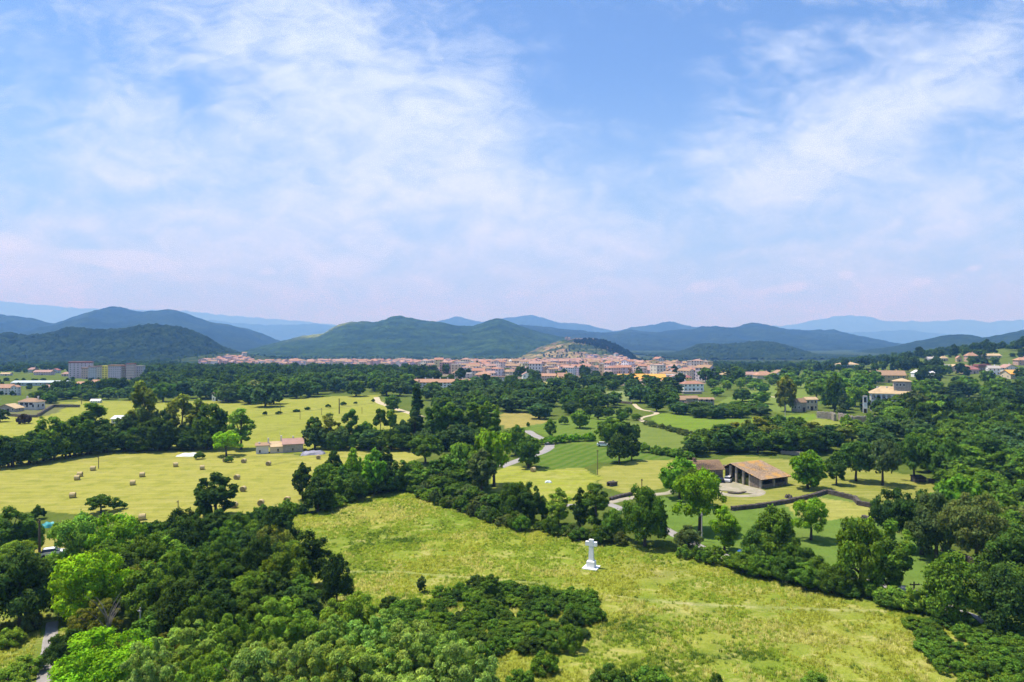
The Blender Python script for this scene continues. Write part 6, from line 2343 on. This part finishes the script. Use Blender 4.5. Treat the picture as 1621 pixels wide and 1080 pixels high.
M['leaf_wood'] = leaf_mat('wood_leaves', use_obj=False, tint=(.072, .135, .024))
M['leaf_wood_dark'] = leaf_mat('dark_wood_leaves', use_obj=False, tint=(.050, .094, .022))
M['leaf_wood_light'] = leaf_mat('light_wood_leaves', use_obj=False, tint=(.100, .175, .028))
far_forms = []
for i, (shp, mt) in enumerate([('round', 'leaf_wood'), ('round', 'leaf_wood_dark'), ('broad', 'leaf_wood'), ('oval', 'leaf_wood_dark'), ('round', 'leaf_wood_light'), ('broad', 'leaf_wood_dark')]):
    R_, z0, z1 = SHAPES[shp]
    cm, _ = crown_mesh('wood_crown_%d' % i, shp, 900 + i, R_, .6, z1, 850, .85, M[mt])
    far_forms.append(cm)


M['leaf_hill'] = leaf_mat('hill_leaves', use_obj=False, tint=(.019, .036, .011))
M['leaf_hill_dark'] = leaf_mat('dark_hill_leaves', use_obj=False, tint=(.012, .024, .009))
hill_forms = []
for i, (shp, mt) in enumerate([('round', 'leaf_hill'), ('round', 'leaf_hill_dark'), ('broad', 'leaf_hill'), ('oval', 'leaf_hill_dark')]):
    hill_forms.append(crown_mesh('hill_crown_%d' % i, shp, 950 + i, SHAPES[shp][0], .4, SHAPES[shp][2], 420, 1.15, M[mt])[0])


def mass(name, label, poly, n, gap, s, seed, fn=H, probs=None, lift=0, forms=None):
    forms = forms or far_forms
    r = random.Random(seed)
    W_ = [G(*p, fn) for p in poly]
    pl = [(p.x, p.y) for p in W_]
    x0, x1 = min(p.x for p in W_), max(p.x for p in W_)
    y0, y1 = min(p.y for p in W_), max(p.y for p in W_)
    rg = np.random.default_rng(seed)
    # jittered grid for even cover
    gx, gy = np.meshgrid(np.arange(x0, x1, gap), np.arange(y0, y1, gap))
    gx = gx.ravel() + rg.uniform(-.4, .4, gx.size) * gap
    gy = gy.ravel() + rg.uniform(-.4, .4, gy.size) * gap
    q = inside(gx, gy, pl)
    gx, gy = gx[q], gy[q]
    if len(gx) > n:
        k = rg.choice(len(gx), n, replace=False)
        gx, gy = gx[k], gy[k]
    if len(BUILT):
        bl = np.array(BUILT)
        keep = np.ones(len(gx), bool)
        for bx, by, br in bl:
            keep &= np.hypot(gx - bx, gy - by) > br
        gx, gy = gx[keep], gy[keep]
    gz = fn(gx, gy) - lift
    sc = rg.uniform(s[0], s[1], len(gx))
    return scatter(name, label, np.stack([gx, gy, gz], 1), sc, rg.uniform(0, 6.28, len(gx)), rg.choice(len(forms), len(gx), p=probs), forms, sc * rg.uniform(.85, 1.2, len(gx)))

# ------------------------------------------------------------------ far woods
mass('valley_wood', "dense wood filling the plain before the town", [(60, 627), (440, 624), (640, 612), (690, 600), (680, 594), (600, 589), (380, 587), (240, 590), (228, 603), (225, 618), (60, 623)], 1500, 11, (.8, 1.25), 301, probs=[.22, .15, .2, .12, .23, .08])
mass('left_plain_wood', "trees scattered around the left blocks and warehouse", [(-200, 593), (105, 591), (230, 590), (300, 588), (300, 575), (0, 575), (-200, 580)], 900, 15, (.6, 1.0), 302, HA)
mass('estate_trees', "low trees between the estate houses and the warehouse", [(-200, 640), (10, 632), (60, 628), (60, 622), (225, 617), (228, 603), (20, 603), (-200, 606)], 120, 16, (.32, .5), 311)
mass('hill_forest', "forest covering the dark hill behind the apartment blocks", [(-300, 577), (430, 577), (380, 568), (345, 556), (290, 527), (240, 522), (120, 527), (0, 535), (-250, 545)], 8200, 7.6, (.55, 1.0), 312, HF['wooded_hill_behind_town'], forms=hill_forms)
mass('round_hill_forest', "forest covering the low round hill", [(1045, 571), (1320, 571), (1283, 569.5), (1265, 560), (1240, 551), (1200, 547), (1130, 550), (1090, 559), (1066, 570)], 6000, 10, (.65, 1.15), 313, HF['round_wooded_hill'], forms=hill_forms)
mass('volcano_grove', "dark trees along the right shoulder of the rocky hill", [(905, 543), (940, 538), (975, 548), (1000, 562), (1035, 578), (985, 566), (950, 552)], 420, 8, (.6, 1.1), 314, HF['volcano_hill'], forms=hill_forms)
mass('ridge_wood', "wood covering the ridge at the right", [(1230, 600), (1300, 596), (1420, 612), (1500, 618), (1800, 620), (1900, 560), (1640, 545), (1560, 548), (1480, 556), (1400, 566), (1290, 580)], 1600, 11.5, (.95, 1.5), 303)
mass('slope_wood', "dense slope wood between the villa and the right edge", [(1440, 668), (1520, 662), (1640, 662), (1800, 662), (1860, 740), (1700, 745), (1560, 700), (1450, 690)], 260, 7.5, (.8, 1.2), 304)
mass('right_edge_wood', "wood beyond the right edge of the view", [(1600, 800), (1900, 780), (2100, 900), (2000, 1010), (1700, 960), (1640, 900)], 200, 6.5, (.8, 1.1), 305)
mass('town_trees', "trees between the houses of the town", [(640, 580), (1000, 578), (1130, 590), (1130, 606), (1000, 612), (860, 612), (690, 612), (640, 600)], 260, 24, (.8, 1.3), 306)
mass('hill_foot_trees', "trees scattered over the rocky hill", [(840, 572), (880, 552), (905, 545), (970, 548), (1000, 560), (1030, 576), (950, 576)], 170, 13, (.4, .75), 307, HF['volcano_hill'])
mass('gap_wood', "woods between the town and the round hill", [(1120, 590), (1290, 590), (1300, 577), (1100, 576)], 300, 15, (.65, 1.0), 308)
mass('far_plain_wood', "wooded plain between the town and the mountains", [(-300, 574), (2000, 574), (2200, 568), (1000, 566.5), (-400, 566)], 1800, 26, (.5, .8), 309)
mass('left_edge_wood', "trees beyond the left edge of the view", [(-500, 760), (-60, 742), (-40, 725), (-500, 720)], 60, 8, (.8, 1.1), 310)

# ------------------------------------------------------------------ meadow grass: tufts as real blades
def tuft_mesh(name, seed, colr, n=26, hgt=.48, spread=.5):
    r = np.random.default_rng(seed)
    V, Fc, Cc = [], [], []
    for i in range(n):
        a = r.uniform(0, 6.28)
        q = r.uniform(0, spread) 
        x, y = q * math.cos(a), q * math.sin(a)
        h = hgt * r.uniform(.5, 1.2)
        b = r.uniform(0, 6.28)
        lean = r.uniform(.1, .55) * h
        wv = .035
        k = len(V)
        V += [(x - wv * math.sin(b), y + wv * math.cos(b), -.05), (x + wv * math.sin(b), y - wv * math.cos(b), -.05), (x + lean * math.cos(b) + wv * .6 * math.sin(b), y + lean * math.sin(b) - wv * .6 * math.cos(b), h),
              (x + lean * math.cos(b) - wv * .6 * math.sin(b), y + lean * math.sin(b) + wv * .6 * math.cos(b), h * .98)]
        Fc.append((k, k + 1, k + 2, k + 3))
        t = r.uniform(.7, 1.3)
        Cc += [(t, t, t)] * 4
    me = np_mesh(name, V, Fc, [M[colr]], smooth=True)
    add_col(me, np.array(Cc))
    nn = np.tile(np.array([[0.0, 0, 1]]), (len(V), 1)) + r.normal(0, .35, (len(V), 3))
    nn /= np.linalg.norm(nn, axis=1, keepdims=True)
    me.normals_split_custom_set_from_vertices(nn.astype(np.float32).tolist())
    return me


M['grass_green'] = leaf_mat('green_blades', .35, False, (.20, .29, .035))
M['grass_yellow'] = leaf_mat('yellow_blades', .35, False, (.33, .37, .060))
M['grass_pale'] = leaf_mat('pale_seed_heads', .35, False, (.44, .44, .15))
M['grass_dark'] = leaf_mat('dark_weeds', .3, False, (.07, .13, .02))
forms = [tuft_mesh('tuft_green', 1, 'grass_green'), tuft_mesh('tuft_yellow', 2, 'grass_yellow'), tuft_mesh('tuft_pale', 3, 'grass_pale', 22, .7), tuft_mesh('tuft_dark', 4, 'grass_dark', 34, .45, .6)]


def grass(name, label, regions, ymax, n, seed, hs, bias=0.0):
    rg = np.random.default_rng(seed)
    polys = [WPOLY[k] for k in regions]
    allp = [p for pl in polys for p in pl]
    x0, x1 = min(p[0] for p in allp), max(p[0] for p in allp)
    y0, y1 = min(p[1] for p in allp), min(max(p[1] for p in allp), ymax)
    x = rg.uniform(x0, x1, n)
    # denser close to the camera
    y = y0 + (y1 - y0) * rg.uniform(0, 1, n) ** 1.25
    q = np.zeros(n, bool)
    wx_ = (fbm(x / 9, y / 9, 3, 31) - .5) * 4
    wy_ = (fbm(x / 9, y / 9, 3, 47) - .5) * 4
    for pl in polys:
        q |= inside(x + wx_, y + wy_, pl)
    # clumpy cover, thin on the trodden path
    cl = fbm(x / 3.5, y / 3.5, 3, 5)
    q &= rg.uniform(0, 1, n) < sm(.22, .60, cl)
    p0 = G(936, 899)
    q &= np.hypot(x - p0.x, y - p0.y) > 2.0
    q &= (np.abs(x / y) < .95)
    for path, wd_ in (([(83, 985), (80, 1010), (74, 1040), (70, 1080), (62, 1200), (50, 1400)], 1.3), ([(540, 905), (640, 906), (700, 912), (760, 915), (860, 925)], .4), ([(955, 942), (1040, 952), (1120, 958), (1210, 962), (1400, 968)], .35)):
        PP = [G(*p_) for p_ in path]
        for a_, b_ in zip(PP, PP[1:]):
            L2 = (b_.x - a_.x) ** 2 + (b_.y - a_.y) ** 2
            u = np.clip(((x - a_.x) * (b_.x - a_.x) + (y - a_.y) * (b_.y - a_.y)) / L2, 0, 1)
            q &= np.hypot(x - a_.x - u * (b_.x - a_.x), y - a_.y - u * (b_.y - a_.y)) > wd_
    x, y, cl = x[q], y[q], cl[q]
    kind = fbm(x / 14 + 5, y / 14, 4, 61)
    k2 = fbm(x / 5, y / 7, 3, 67)
    idx = np.where(rg.uniform(0, 1, len(x)) < 1 - sm(.40, .54, kind), 0, 1)
    rn = rg.uniform(0, 1, len(x))
    idx = np.where(rg.uniform(0, 1, len(x)) < .02 + .55 * sm(.58, .74, k2), 2, idx)
    idx = np.where(rg.uniform(0, 1, len(x)) < .03 + .6 * (1 - sm(.30, .40, kind)) * (1 - sm(.45, .6, k2)), 3, idx)
    idx = np.where(rn < .08, 1, idx)
    for (px, py), sx, sy_, c_, a_ in PATCH:
        pp = G(px, py)
        q2 = ((x - pp.x) / (sx / FPX * pp.y)) ** 2 + ((y - pp.y) / (sy_ * pp.y ** 2 / (CAMZ * FPX))) ** 2
        w_ = a_ * np.exp(-q2) * (.5 + fbm(x / 3, y / 3, 3, 5)) * 1.3
        form = 2 if c_[0] > .25 else 1 if c_[0] > .2 else 0 if c_[0] > .095 else 3
        idx = np.where(rg.uniform(0, 1, len(x)) < w_, form, idx)
    return scatter(name, label, np.stack([x, y, H(x, y)], 1), rg.uniform(hs[0], hs[1], len(x)), rg.uniform(0, 6.28, len(x)), idx, forms, cat='grass')


grass('meadow_grass', "tall uneven grass tufts of the meadow around the cross", ['cross_meadow', 'left_verge'], 175, 230000, 401, (.25, .7))


# ------------------------------------------------------------------ labels: tell the members of each row or wood apart by their place in it
ORD = "first second third fourth fifth sixth seventh eighth ninth tenth eleventh twelfth thirteenth fourteenth fifteenth sixteenth seventeenth eighteenth nineteenth twentieth".split()


def ordinal(i):
    return ORD[i] if i < 20 else ("twenty-" + ORD[i - 20] if i < 29 else "thirtieth")


def rank_labels():
    groups = {}
    for o in list(COL.objects):
        if o.parent is None and o.get('group') and o.get('label') and o['group'] != 'round hay bales on the mown fields':
            groups.setdefault((o['group'], o['label'] if o.name.startswith('town') else ''), []).append(o)
    for (g, _), os_ in groups.items():
        if len(os_) < 2:
            continue
        n = len(os_)
        bands = max(1, round(n / 11))
        os_.sort(key=lambda o: o.location.y)
        size = math.ceil(n / bands)
        for bnd in range(bands):
            part = sorted(os_[bnd * size:(bnd + 1) * size], key=lambda o: o.location.x / max(o.location.y, 1))
            for i, o in enumerate(part):
                w_ = o['label']
                where = "%s from left" % ordinal(i)
                if bands > 1:
                    where = ("nearest row, " if bnd == 0 else "farthest row, " if bnd == bands - 1 else ordinal(bnd) + " row, ") + where
                ws = w_.split()
                while len(ws) > 11 and 'the' in ws:
                    ws.remove('the')
                o['label'] = " ".join(ws[:11]) + ", " + where


rank_labels()
